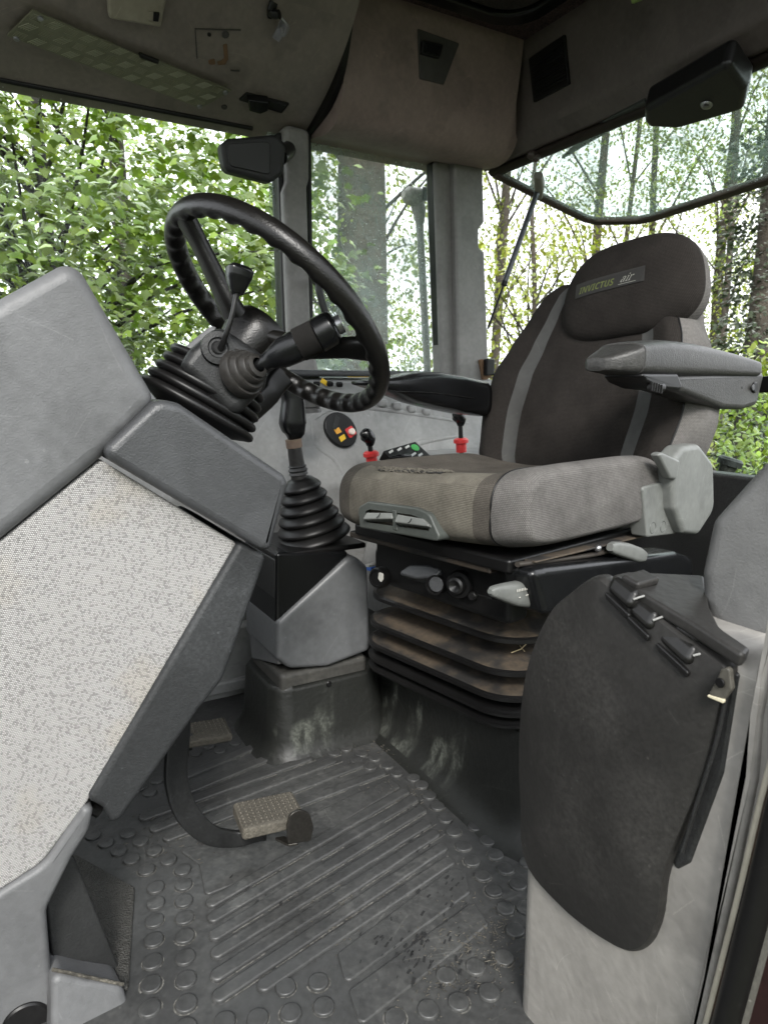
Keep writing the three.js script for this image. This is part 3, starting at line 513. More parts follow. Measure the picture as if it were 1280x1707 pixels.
{ // quarter header
  const t = thing('quarter_header', 'brown grey rounded roof panel above the quarter window', 'roof panel', V(1.05, 1.36, -1.6));
  part(t, 'panel', section(0.79, 1.30, [[-1.82, 1.375], [-1.74, 1.375], [-1.66, 1.362], [-1.60, 1.372], [-1.565, 1.41], [-1.545, 1.50], [-1.52, 1.66]], 0.04), roofPl);
  part(t, 'corner_block', section(1.295, 1.345, [[-1.82, 1.38], [-1.74, 1.38], [-1.67, 1.372], [-1.62, 1.385], [-1.59, 1.42], [-1.575, 1.50], [-1.56, 1.64]], 0.04), roofPl);
  part(t, 'seam_gasket', section(0.776, 0.789, [[-1.80, 1.376], [-1.72, 1.386], [-1.61, 1.412], [-1.545, 1.46], [-1.51, 1.53], [-1.48, 1.61], [-1.46, 1.69]], 0.03), blackPl);
  const n = V(0, -0.15, 0.99).normalize(), p0 = V(1.1, 1.54, -1.535), q = (x, y, l = 0.0) => onP(x, y, p0.clone().addScaledVector(n, l), n);
  const r = part(t, 'switch_recess', slab(pix([[696, 47], [766, 72], [740, 141], [700, 131]], q), n, 0.02, { r: 0.003, bevel: 0.002 }), roofDk);
  const s = part(r, 'rocker_switch', slab(pix([[705, 66], [740, 74], [733, 97], [703, 89]], (x, y) => q(x, y, 0.01)), n, 0.014, { r: 0.003, bevel: 0.002 }), blackPl);
  part(r, 'switch_face', slab(pix([[710, 70], [735, 77], [729, 93], [708, 86]], (x, y) => q(x, y, 0.013)), n, 0.006, { r: 0.002, bevel: 0.001 }), glossBlk);
}
{ // rear header
  const t = thing('rear_header', 'dark roof panel above the open rear hatch', 'roof panel', V(1.35, 1.4, -1.0));
  const L = [[1.47, 1.40, 0.01], [1.375, 1.392, 0.015], [1.335, 1.43, 0.03], [1.30, 1.66], [1.47, 1.66]].map(([x, y, r]) => { const v = V(x, y, -0.32); v.r = r ?? 0.004; return v; });
  part(t, 'panel', slab(L, nZ, 1.46, { bevel: 0.003 }), rearPl);
  const nf = V(-1, -0.15, 0).normalize(), p0 = V(1.318, 1.53, -1.45), q = (x, y, l = 0.006) => onP(x, y, p0.clone().addScaledVector(nf, l), nf);
  const v = part(t, 'vent', slab(pix([[880, 98], [939, 57], [947, 140], [888, 171]], q), nf, 0.012, { r: 0.003, bevel: 0.002 }), blackPl);
  for (let i = 0; i < 11; i++) { const f = (i + 0.8) / 12; const a = q(885 + 7 * f, 104 + 60 * f, 0.009), b = q(937 + 7 * f, 66 + 70 * f, 0.009); part(v, 'vent_slat', sweep([a, b], [0.0022, 0.0025]), rubberB); }
  part(t, 'hatch_seal', sweep([V(1.40, 1.384, -1.76), V(1.40, 1.384, -0.30)], [0.02, 0.012]), M([0.05, 0.036, 0.03], 0.6, { map: T.dusty }));
  part(t, 'sticker', slab(pix([[1050, -6], [1068, -8], [1066, 0], [1052, 6]], q), nf, 0.008, { r: 0.001, bevel: 0.0006 }), M([0.3, 0.42, 0.12], 0.6));
}
{ // headliner and roof hatch
  const t = thing('headliner', 'dark brown carpet headliner on the cab ceiling', 'headliner', V(0.5, 1.64, -1.0));
  const Y0 = 1.635, F = [[690, -12], [790, 26], [860, 40, 0.04], [912, 18, 0.05], [1010, -60]];
  part(t, 'carpet', slab([V(1.33, Y0, -0.25), V(1.33, Y0, -1.58), V(-0.55, Y0, -1.58), V(-0.55, Y0, -0.25)].reverse(), V(0, -1, 0), 0.03, { r: 0.01 }), carpet);
  const c = onY(862, 40, Y0), h = thing('roof_hatch', 'brown roof hatch panel inside a glossy black frame', 'roof hatch', V(c.x - 0.3, Y0, c.z + 0.3));
  const R = (o, y, r) => [V(c.x + o, y, c.z - o), V(c.x + o, y, c.z + 0.6 + o), V(c.x - 0.75 - o, y, c.z + 0.6 + o), V(c.x - 0.75 - o, y, c.z - o)].map(v => { v.r = r; return v; });
  part(h, 'frame', slab(R(0.012, Y0 - 0.016, 0.10), V(0, -1, 0), 0.018, { bevel: 0.006, holes: [R(-0.03, Y0 - 0.016, 0.08)] }), glossBlk);
  part(h, 'panel', slab(R(-0.031, Y0 - 0.004, 0.08), V(0, -1, 0), 0.01, { bevel: 0.002 }), M([0.11, 0.085, 0.075], 0.9, { map: T.carpet }));
  const r = thing('cab_roof', 'outer roof shell of the cab', 'roof', V(0.5, 1.7, -1.0));
  part(r, 'shell', rbox(V(0.45, 1.735, -1.02), [2.2, 0.06, 1.66], 0.02), darkPl);
}
{ const t = thing('cab_front_wall', 'dark wall below the windscreen in front of the pedals', 'wall', V(-0.5, 0, -1.0)); part(t, 'panel', rbox(V(-0.53, 0.38, -1.04), [0.05, 0.78, 1.48], 0.01), darkPl); }

// ================================================================ STEERING CONSOLE
{
  const z0 = -0.80, q = (x, y, d = 0) => onZ(x, y, z0 + d), t = thing('steering_console', 'grey steering console with pale flecked cloth side panel', 'console', V(0.1, 0, -0.98));
  part(t, 'upper_cover', slab(pix([[-330, 690], [0, 497, 0.02], [108, 437, 0.03], [137, 447, 0.03], [264, 668], [172, 764], [-330, 1170]], q), nZ, 0.37, { r: 0.004, bevel: 0.016, seg: 5 }), greyPl, 'smooth grey upper cover');
  part(t, 'core', slab([q(-330, 1160, -.02), q(170, 775, -.02), q(385, 905, -.02), q(150, 1320, -.02), q(-330, 1640, -.02)], nZ, 0.31, { r: 0.01 }), blackPl);
  part(t, 'cloth_panel', slab(pix([[-330, 1170], [168, 766, 0.004], [396, 906, 0.004], [148, 1336, 0.01], [72, 1438, 0.04], [0, 1486], [-330, 1600]], (x, y) => q(x, y, -0.012)), nZ, 0.022, { r: 0.004, bevel: 0.004 }), fleck, 'pale flecked cloth panel');
  part(t, 'collar', slab(pix([[166, 758, 0.006], [264, 664, 0.02], [300, 672, 0.02], [476, 792, 0.008], [483, 806, 0.012], [452, 919, 0.01], [436, 917, 0.006]], (x, y) => q(x, y, 0.016)), nZ, 0.36, { bevel: 0.010, seg: 4 }), midPl, 'dark grey padded collar');
  part(t, 'rear_trim', slab(pix([[400, 903, 0.002], [446, 926, 0.01], [374, 1132, 0.05], [330, 1188, 0.05], [204, 1366, 0.02], [187, 1374, 0.008], [172, 1348, 0.01], [146, 1334, 0.003]], (x, y) => q(x, y, -0.004)), nZ, 0.32, { bevel: 0.007, seg: 4 }), trimPl, 'charcoal edge trim');
  part(t, 'foot', slab(pix([[-330, 1610], [0, 1490], [74, 1442, 0.04], [140, 1345, 0.01], [158, 1348, 0.012], [150, 1386, 0.03], [120, 1434, 0.03], [78, 1520, 0.03], [86, 1620, 0.02], [98, 1725], [-330, 1900]], (x, y) => q(x, y, -0.006)), nZ, 0.30, { bevel: 0.008 }), greyPl);
  part(t, 'foot_screw', disc(q(44, 1703, -0.007), nZ, 0.026, 0.005, 0.002), blackPl);
  part(t, 'hose', sweep([q(150, 1345, -0.04), q(166, 1352, -0.04)], [0.008, 0.008]), rubberB);
}
{ // kick panel, pale block and grained wedge beside the mat
  const t = thing('kick_panel', 'smooth dark kick panel with pale block at the console foot', 'panel', V(0.03, 0, -0.85));
  part(t, 'panel', slab(pix([[70, 1440], [126, 1428], [206, 1648], [80, 1625]], (x, y) => onZ(x, y, -0.86)), V(0.2, 0.25, 1), 0.05, { r: 0.003 }), darkPl);
  part(t, 'pale_block', slab(pix([[86, 1618], [150, 1632, 0.02], [204, 1640, 0.02], [216, 1680, 0.01], [200, 1730], [80, 1740]], (x, y) => onZ(x, y, -0.79)), V(0.1, 0.2, 1), 0.07, { r: 0.006, bevel: 0.008 }), greyPl);
  part(t, 'bead', sweep([onZ(88, 1616, -0.789), onZ(206, 1641, -0.789)], [0.0022, 0.002]), paleDust);
  const w = thing('mat_wedge', 'coarse grained rubber wedge along the edge of the mat', 'wedge', onY(190, 1560, 0));
  const A = onY(118, 1418, 0.03), B = onY(226, 1478, 0.004), C = onY(214, 1668, 0.004), D = onZ(205, 1655, -0.80);
  const n = B.clone().sub(A).cross(C.clone().sub(A)).normalize(); if (n.y < 0) n.negate();
  part(w, 'grained_face', slab([A, B, C], n, 0.03, { r: 0.004, bevel: 0.003 }), M([0.20, 0.195, 0.175], 0.6, { map: T.rubber, bump: T.grain, bs: 0.0025 }));
}
// ================================================================ STEERING WHEEL AND COLUMN
const column = thing('steering_column', 'black steering wheel on a dark column pod with two levers and bellows', 'steering column', onZ(335, 680, -0.98));
const WC = V(0.3819, 0.8509, -0.9758), wt = 0.7816, ww = 0.1059;
const wu = V(Math.cos(wt), -Math.sin(wt), 0), wn0 = V(Math.sin(wt), Math.cos(wt), 0), wv = V(0, 0, Math.cos(ww)).addScaledVector(wn0, Math.sin(ww)), wn = wv.clone().cross(wu).normalize();
{
  const NU = 360, NV = 22, R = 0.181, r0 = 0.0148;
  const P = (i, j) => { const a = i * 2 * Math.PI, b = j * 2 * Math.PI, g = Math.pow(0.5 + 0.5 * Math.cos(34 * a), 0.8); const inner = clamp(-Math.cos(b) * 0.9 - Math.sin(b) * 0.35); const r = r0 - 0.0048 * g * inner; const d = wu.clone().multiplyScalar(Math.cos(a)).addScaledVector(wv, Math.sin(a)); return WC.clone().addScaledVector(d, R + r * Math.cos(b)).addScaledVector(wn, r * Math.sin(b) * 1.08); };
  const rings = Array.from({ length: NU + 1 }, (_, i) => Array.from({ length: NV }, (_, j) => P((i % NU) / NU, j / NV)));
  const t = part(column, 'steering_wheel', loft(rings, false), wheelPl, 'black three spoke steering wheel with finger grips');
  const hub = WC.clone().addScaledVector(wn, -0.052);
  for (const deg of [180, 60, 300]) {
    const a = deg * Math.PI / 180, d = wu.clone().multiplyScalar(Math.cos(a)).addScaledVector(wv, Math.sin(a)), at = (r, h) => WC.clone().addScaledVector(d, r).addScaledVector(wn, h);
    part(t, 'spoke', sweep([at(0.02, -0.052), at(0.05, -0.046), at(0.09, -0.032), at(0.14, -0.014), at(0.178, -0.002)], [[0.032, 0.013], [0.026, 0.013], [0.019, 0.011], [0.0165, 0.010], [0.020, 0.011]], { smooth: 24, up: wn, e: 0.75, n: 20 }), wheelPl);
  }
  part(t, 'hub', turned([[0, 0.030], [0.030, 0.030], [0.044, 0.024], [0.050, 0.012], [0.049, -0.004], [0.042, -0.03], [0, -0.03]], hub, wn, 40), wheelPl);
}
{
  const ax = V(0.52, 0.85, 0.05).normalize(), t = column;
  const pr = []; for (let k = 0; k < 5; k++) { const y = k * 0.0145, r = 0.088 - k * 0.0035; pr.push([r - 0.009, y], [r - 0.003, y + 0.002], [r - 0.0005, y + 0.0045], [r, y + 0.007], [r - 0.0005, y + 0.0095], [r - 0.003, y + 0.012]); }
  part(t, 'bellows', turned([[0.05, -0.012], ...pr, [0.03, 0.078]], onZ(327, 690, -0.975), ax, 48, 0.8, V(0.85, -0.52, 0)), rubberB);
  const pn = V(-0.12, 0.12, 1).normalize(), p0 = onZ(375, 615, -0.91), q = (x, y, l = 0) => onP(x, y, p0.clone().addScaledVector(pn, l), pn);
  part(t, 'pod', slab(pix([[299, 612, 0.012], [316, 583, 0.02], [360, 545, 0.012], [376, 545, 0.012], [440, 588, 0.02], [449, 622, 0.015], [446, 644, 0.012], [404, 688, 0.012], [385, 690, 0.008]], q), pn, 0.12, { bevel: 0.014, seg: 5 }), M([0.03, 0.032, 0.035], 0.45, { map: T.dusty, bump: T.grain, bs: 0.0002 }));
  part(t, 'pod_shell', slab(pix([[298, 606, 0.01], [312, 575, 0.03], [352, 542, 0.02], [366, 545, 0.01], [330, 575, 0.02], [306, 606, 0.01]], (x, y) => q(x, y, -0.03)), pn, 0.08, { bevel: 0.006 }), greyPl);
  part(t, 'lower_bracket', sweep([onZ(390, 700, -1.0), onZ(440, 655, -1.03), onZ(470, 625, -1.03)], [[0.02, 0.02], [0.026, 0.02], [0.02, 0.02]], { smooth: 10, e: 0.5 }), blackPl);
  // shuttle lever
  const L1 = part(t, 'shuttle_lever', sweep([q(368, 582, 0.004), q(376, 560, 0.016), q(386, 530, 0.022), q(393, 498, 0.024), q(396, 486, 0.024)], [[0.0045, 0.0045], [0.0036, 0.0036], [0.0034, 0.0034], [0.0034, 0.0034], [0.005, 0.005]], { smooth: 22, up: V(0, 0, 1) }), blackPl);
  part(L1, 'knob', sweep([q(396, 490, 0.024), q(396, 484, 0.024), q(398, 462, 0.025), q(400, 450, 0.026), q(401, 444, 0.026)], [[0.008, 0.007], [0.010, 0.009], [0.0165, 0.014], [0.0175, 0.0145], [0.012, 0.009]], { smooth: 20, up: V(0, 0, 1), e: 0.55, n: 20 }), glossBlk);
  const e1 = part(t, 'lever_escutcheon', turned([[0.009, 0.005], [0.012, 0.005], [0.014, 0.0075], [0.0215, 0.0065], [0.0225, 0.001], [0.021, -0.002]], q(363, 581), pn, 36), darkPl);
  part(e1, 'slot', disc(q(366, 580, 0.0015), pn, 0.0095, 0.004), M([0.004, 0.004, 0.004], 0.8));
  // multi function stalk
  const a = q(405, 622, 0.0), b = q(566, 541, 0.06), d = b.clone().sub(a), Ls = d.length(); d.normalize();
  part(t, 'stalk_gaiter', turned([[0.034, -0.008], [0.0345, 0.002], [0.032, 0.006], [0.029, 0.006], [0.0285, 0.012], [0.026, 0.015], [0.022, 0.015], [0.0215, 0.021], [0.019, 0.024], [0.0165, 0.024], [0.016, 0.029], [0.012, 0.031], [0.010, 0.031]], a, d.clone().lerp(pn, 0.45), 40), M([0.05, 0.048, 0.047], 0.5, { map: T.dusty }));
  const st = part(t, 'stalk', turned([[0, 0], [0.011, 0], [0.011, 0.036], [0.014, 0.044], [0.020, 0.060], [0.0215, 0.078], [0.0215, 0.0835], [0, 0.0835]], a, d, 32), glossBlk);
  const gr = []; for (let k = 0; k < 36; k++) { const y = 0.084 + k * (Ls - 0.084 - 0.034) / 36; gr.push([0.0218, y], [0.0228, y + 0.0006]); }
  part(st, 'knurled_grip', turned([[0, 0.0838], [0.0215, 0.0838], ...gr, [0.0215, Ls - 0.034], [0, Ls - 0.034]], a, d, 40), M([0.03, 0.028, 0.026], 0.6));
  part(st, 'end_cap', turned([[0.021, Ls - 0.0335], [0.0235, Ls - 0.032], [0.0235, Ls - 0.012], [0.0215, Ls - 0.007], [0.016, Ls - 0.004], [0, Ls - 0.004]], a, d, 32), glossBlk);
  part(st, 'push_button', turned([[0.0125, Ls - 0.005], [0.0125, Ls + 0.003], [0.0118, Ls + 0.004], [0.0105, Ls + 0.0035], [0.010, Ls + 0.002], [0, Ls + 0.0022]], a, d, 32), steel);
}
// ================================================================ PEDALS
function pedal(label, C, ex, size, armPts, armR) {
  const t = thing('foot_pedal', label, 'pedal', V(C.x, 0, C.z));
  const up = V(ex.x * -0.18, 1, 0.05).normalize(), x = ex.clone().normalize(), z = x.clone().cross(up);
  const y = z.clone().cross(x).normalize();
  part(t, 'arm', sweep(armPts, armR, { smooth: 40, up: V(0.3, 0, 1), e: 0.35, n: 20 }), M([0.03, 0.032, 0.035], 0.42, { map: T.dusty }));
  const pad = part(t, 'pad', rbox(C, [size[0], size[1], size[2]], 0.006, x, y), padDirt, 'dirt caked foot pad');
  const tr = []; for (let i = 0; i < 11; i++) for (let j = 0; j < 8; j++) { const c = C.clone().addScaledVector(x, (i - 5) / 11.5 * size[0]).addScaledVector(z, (j - 3.5) / 8.6 * size[2]).addScaledVector(y, size[1] / 2); tr.push(new THREE.ConeGeometry(0.0042, 0.0045, 4, 1).applyMatrix4(new THREE.Matrix4().makeBasis(x, y, z).setPosition(c))); }
  const s = part(pad, 'tread', merge(tr), padDirt); s.userData.kind = 'stuff';
  return { t, x, y, z };
}
{
  const C = V(0.318, 0.105, -0.903), z = -0.955;
  const { t, x, y, z: pz } = pedal('foot pedal with dirt caked pad and bent clip', C, V(1, -0.06, 0.07), [0.096, 0.022, 0.066],
    [onZ(300, 1130, z), onZ(297, 1230, z), onZ(294, 1300, z), onZ(312, 1355, z), onZ(352, 1392, z), onZ(400, 1398, z), onZ(440, 1392, -0.93)], [[0.019, 0.005], [0.0185, 0.005], [0.018, 0.005], [0.0175, 0.005], [0.015, 0.005], [0.0125, 0.005], [0.010, 0.005]]);
  const e = C.clone().addScaledVector(x, 0.046);
  const Q = (a, b) => onZ(a, b, C.z + 0.040);
  part(t, 'clip', merge([slab(pix([[479, 1378, 0.01], [484, 1357, 0.012], [500, 1350, 0.012], [517, 1357, 0.012], [523, 1378, 0.01], [519, 1402, 0.003], [481, 1408, 0.003]], Q), V(0, 0, 1), 0.005, { bevel: 0.0012 }),
    slab(pix([[456, 1396], [481, 1408], [500, 1405], [474, 1393]], (a, b) => onY(a, b, 0.072)), nY, 0.004, { r: 0.002, bevel: 0.001 })]), M([0.16, 0.155, 0.15], 0.35, { metal: 0.8, map: T.dusty }), 'bent steel clip');
}
{
  const C = onY(338, 1222, 0.10);
  pedal('foot pedal half hidden behind the console trim', C, V(1, -0.06, 0.07), [0.10, 0.016, 0.07], [onZ(250, 1120, -1.2), onZ(250, 1200, -1.2), onZ(290, 1240, -1.2), onZ(320, 1236, -1.2)], [[0.016, 0.005]]);
}
// ================================================================ GEAR LEVER
{
  const t = thing('lever_pedestal', 'grey pedestal with black faceted top under the gear lever boot', 'pedestal', V(0.56, 0, -1.3));
  const zf = -1.20, F = (x, y, d = 0) => onZ(x, y, zf + d);
  part(t, 'grey_body', slab(pix([[462, 1038, 0.004], [588, 922, 0.03], [614, 945, 0.02], [619, 1084, 0.01], [548, 1112, 0.03], [484, 1116, 0.03], [462, 1100, 0.01]], F), nZ, 0.19, { bevel: 0.010, seg: 4 }), M([0.15, 0.155, 0.16], 0.45, { map: T.plastic, bump: T.fine, bs: 0.0003 }));
  const x0 = F(462, 1038).x + 0.004; const XL = (x, y) => onX(x, y, x0);
  part(t, 'side_cheek', slab(pix([[463, 1036], [412, 1028], [420, 1098], [463, 1108]], XL).map(v => { v.z = Math.min(v.z, zf - 0.008); return v; }), nx, 0.05, { r: 0.003, bevel: 0.003 }), greyPl);
  part(t, 'black_insert', slab(pix([[460, 922], [588, 918], [466, 1044], [460, 1042]], (x, y) => F(x, y, -0.008)), nZ, 0.18, { r: 0.003, bevel: 0.006 }), glossBlk);
  part(t, 'dark_cheek', slab([V(x0 - 0.002, 0.42, zf - 0.012), V(x0 - 0.002, 0.42, zf - 0.19), V(x0 - 0.002, 0.275, zf - 0.19), V(x0 - 0.002, 0.275, zf - 0.012)], nx, 0.04, { r: 0.003, bevel: 0.003 }), darkPl);
  part(t, 'top_deck', rbox(V(x0 + 0.10, 0.425, zf - 0.105), [0.20, 0.012, 0.19], 0.005), blackPl);
  part(t, 'base_flange', rbox(V(x0 + 0.105, 0.155, zf - 0.10), [0.20, 0.05, 0.17], 0.012), M([0.17, 0.165, 0.15], 0.6, { map: T.rubber }));
  const rg = (y, i) => { const o = []; for (const [cx, cz, k0] of [[x0 + 0.20, zf - 0.05, 0], [x0 + 0.20, zf - 0.17, 1], [x0 + 0.03, zf - 0.17, 2], [x0 + 0.03, zf - 0.05, 3]]) for (let k = 0; k < 5; k++) { const a = [Math.PI / 2, 0, -Math.PI / 2, Math.PI][k0] - k / 4 * Math.PI / 2, r = 0.045 + i; o.push(V(cx + Math.cos(a) * r, y, cz + Math.sin(a) * r)); } return o; };
  part(t, 'rubber_base', crease(loft([rg(0, 0.03), rg(0.01, 0.018), rg(0.04, 0.006), rg(0.14, -0.002), rg(0.15, -0.01)]), 0.9), matDark);
  part(t, 'bolt_recess', disc(onZ(548, 1112, zf + 0.001).setY(0.145), nZ, 0.006, 0.002), blackPl);
}
{
  const z = -1.29, t = thing('gear_lever', 'gear lever with black grip and ribbed rubber boot', 'lever', V(0.57, 0.42, z));
  const c0 = V(0.575, 0.432, z), top = onZ(500, 800, z), ax = top.clone().sub(c0), L = ax.length(); const pr = [];
  for (let k = 0; k < 6; k++) { const y = k / 6 * L, r = 0.081 - k * 0.0078; pr.push([r - 0.012, y], [r - 0.004, y + 0.001], [r - 0.001, y + 0.003], [r, y + 0.006], [r - 0.001, y + 0.009], [r - 0.004, y + 0.013], [r - 0.014, y + L / 6 - 0.0005]); }
  part(t, 'boot', turned([[0.06, -0.006], ...pr, [0.026, L + 0.002], [0.012, L + 0.006]], c0, ax, 44, 0.9), rubberB);
  part(t, 'shaft', sweep([onZ(500, 806, z), onZ(489, 732, z)], [[0.017, 0.017], [0.014, 0.014]]), M([0.12, 0.115, 0.11], 0.5, { map: T.rubber, metal: 0.4 }));
  part(t, 'tape_ring', sweep([onZ(491, 746, z), onZ(489, 732, z)], [0.0165, 0.0165]), M([0.20, 0.14, 0.10], 0.7, { map: T.plastic }));
  part(t, 'crumpled_sleeve', turned([[0.014, 0], [0.020, 0.002], [0.0175, 0.007], [0.0205, 0.011], [0.016, 0.016], [0.019, 0.019], [0.014, 0.022]], onZ(498, 792, z), V(-0.12, 1, 0)), M([0.10, 0.10, 0.10], 0.6, { map: T.rubber }));
  part(t, 'grip', sweep([onZ(488, 735, z), onZ(490, 722, z), onZ(488, 705, z), onZ(488, 665, z), onZ(480, 640, z), onZ(470, 628, z)], [[0.008, 0.008], [0.021, 0.016], [0.027, 0.019], [0.022, 0.017], [0.022, 0.017], [0.02, 0.015]], { smooth: 30, up: V(0, 0, 1), e: 0.6, n: 20 }), glossBlk);
  part(t, 'cup_rings', turned([[0.02, 0], [0.028, 0], [0.028, 0.008], [0.024, 0.01], [0.028, 0.014], [0.028, 0.022], [0.03, 0.04], [0.0, 0.04]], onZ(515, 688, -1.42), V(-0.05, 1, 0), 28), M([0.06, 0.06, 0.06], 0.3));
}

// ================================================================ DRIVER SEAT (built in its own turned frame)
const ST = THREE.MathUtils.degToRad(11), SB = V(0.85, 0, -0.93);
const sex = V(Math.cos(ST), 0, -Math.sin(ST)), sez = V(Math.sin(ST), 0, Math.cos(ST));
const toL = p => { const d = p.clone().sub(SB); return V(d.dot(sex), d.y, d.dot(sez)); };
const sX = (px, py, x) => toL(onP(px, py, SB.clone().addScaledVector(sex, x), sex));
const sY = (px, py, y) => toL(onY(px, py, y));
const sZ = (px, py, z) => toL(onP(px, py, SB.clone().addScaledVector(sez, z), sez));
const spow = (v, e) => Math.sign(v) * Math.pow(Math.abs(v), e);
const seat = thing('driver_seat', 'worn grey and brown cloth driver seat with armrests', 'seat', SB, ST);
{ // cushion: rings across the width
  const W = 0.222, zc = -0.03, sm = [];
  const P = (u, v) => { // u round the section, v across from near side to far side
    const s = 1 - 2 * v, k = Math.pow(Math.max(0, 1 - Math.pow(Math.abs(s), 7)), 1 / 5), a = u * 2 * Math.PI;
    const hx = 0.205 * (0.30 + 0.70 * Math.pow(k, 0.6)) * (k > 0 ? 1 : 0.0), hy = 0.057 * k;
    let x = 0.205 * spow(Math.cos(a), 0.42) * (0.72 + 0.28 * k) * (k > 0 ? 1 : 0), y = hy * spow(Math.sin(a), 0.55);
    const topk = clamp(Math.sin(a)), bol = ss(0.55, 0.95, Math.abs(s)) * topk;
    y += 0.020 * bol * k - 0.012 * topk * (1 - ss(0.2, 0.7, Math.abs(s))) * ss(-0.9, -0.2, x / 0.205);
    x -= 0.012 * (1 - s * s) * ss(0.2, -1, x / 0.2);           // bowed front edge
    y += 0.010 * ss(-0.1, -0.21, x) * topk;                     // thigh roll
    return V(x - 0.065, 0.556 + y + 0.014 * s, zc + s * W);
  };
  const nearU = 0.27, front = u => u > 0.30 && u < 0.70;
  gridParts(seat, P, 96, 88, true, [
    ['side_bolster', seatSd, (u, v) => v < 0.135], ['corner_panel', seatTop, (u, v) => v < 0.20 && u > 0.3],
    ['side_bolster', seatTop, (u, v) => v > 0.86], ['cushion_front', seatLt, (u, v) => u > 0.335 && u < 0.75], ['cushion_top', seatTop, () => true]]);
  // piping seam
  const seam = []; for (let i = 0; i <= 30; i++) seam.push(P(0.22 + i / 30 * 0.5, 0.135)); part(seat, 'piping', sweep(seam, [0.0016, 0.0016], { n: 8, caps: false }), blackPl);
  // frayed tear on the front edge
  const fr = []; const s0 = seed; seed = 808;
  for (let i = 0; i < 260; i++) { const v = rr(0.40, 0.80), e = 1 - Math.pow(Math.abs((v - 0.60) / 0.21), 3), u = 0.335 + rr(-0.03, 0.035) * e, p = P(u, v), q = P(u + rr(-0.012, 0.012), v + rr(-0.03, 0.03)), m = p.clone().lerp(q, 0.5).add(V(rr(-.004, .001), rr(0, 0.005), 0)); fr.push(sweep([p.add(V(-.001, .001, 0)), m, q.add(V(-.001, .001, 0))], [0.0006, 0.0006], { n: 4 })); }
  part(seat, 'frayed_threads', merge(fr), M([0.11, 0.10, 0.08], 0.95)).userData.kind = 'stuff';
  const tr = []; for (let i = 0; i < 3; i++) { const pts = []; for (let k = 0; k <= 24; k++) { const v = 0.42 + k / 24 * 0.35; pts.push(P(0.332 + 0.012 * i + 0.004 * Math.sin(k * 1.7 + i), v).add(V(-0.0006, 0.0006, 0))); } tr.push(sweep(pts, [0.0036, 0.0014], { n: 6 })); }
  part(seat, 'tear', merge(tr), M([0.012, 0.011, 0.010], 0.95)); seed = s0;
  // plastic front pocket with two push keys
  const xf = -0.292, F = (x, y, d = 0) => sX(x, y, xf - d), nf = V(-1, 0.05, 0).normalize();
  const fr0 = [[596, 846, 0.01], [612, 836, 0.015], [690, 846, 0.015], [714, 856, 0.015], [738, 904, 0.008], [660, 890], [600, 880, 0.004]], in0 = [[607, 850, 0.006], [616, 846, 0.006], [686, 855, 0.008], [706, 863, 0.008], [722, 889, 0.004], [610, 873, 0.004]];
  const pk = part(seat, 'pocket_frame', slab(pix(fr0, F), nf, 0.03, { bevel: 0.003, holes: [pix(in0, F)] }), seatGreen, 'grey green plastic frame');
  part(pk, 'pocket_back', slab(pix(in0, (x, y) => F(x, y, -0.02)), nf, 0.006, { bevel: 0.001 }), blackPl);
  part(pk, 'pocket_divider', slab(pix([[653, 850], [659, 851], [663, 884], [656, 883]], (x, y) => F(x, y, 0.001)), nf, 0.02, { r: 0.001, bevel: 0.001 }), seatGreen);
  for (const L of [[[611, 854], [651, 853], [654, 865], [608, 868]], [[662, 857], [704, 864], [722, 880], [661, 873]]]) {
    const k = part(pk, 'push_key', slab(pix(L, (x, y) => F(x, y, 0.004)), V(-1, 0.5, 0).normalize(), 0.016, { r: 0.002, bevel: 0.002 }), seatGrey);
    const cx = (L[0][0] + L[1][0]) / 2, cy = (L[0][1] + L[2][1]) / 2;
    part(k, 'key_symbol', sweep([F(cx - 3, cy + 3, 0.0085), F(cx, cy + 1, 0.0085), F(cx + 3, cy - 4, 0.0085)], [0.0007, 0.0007], { n: 6 }), blackPl);
  }
}
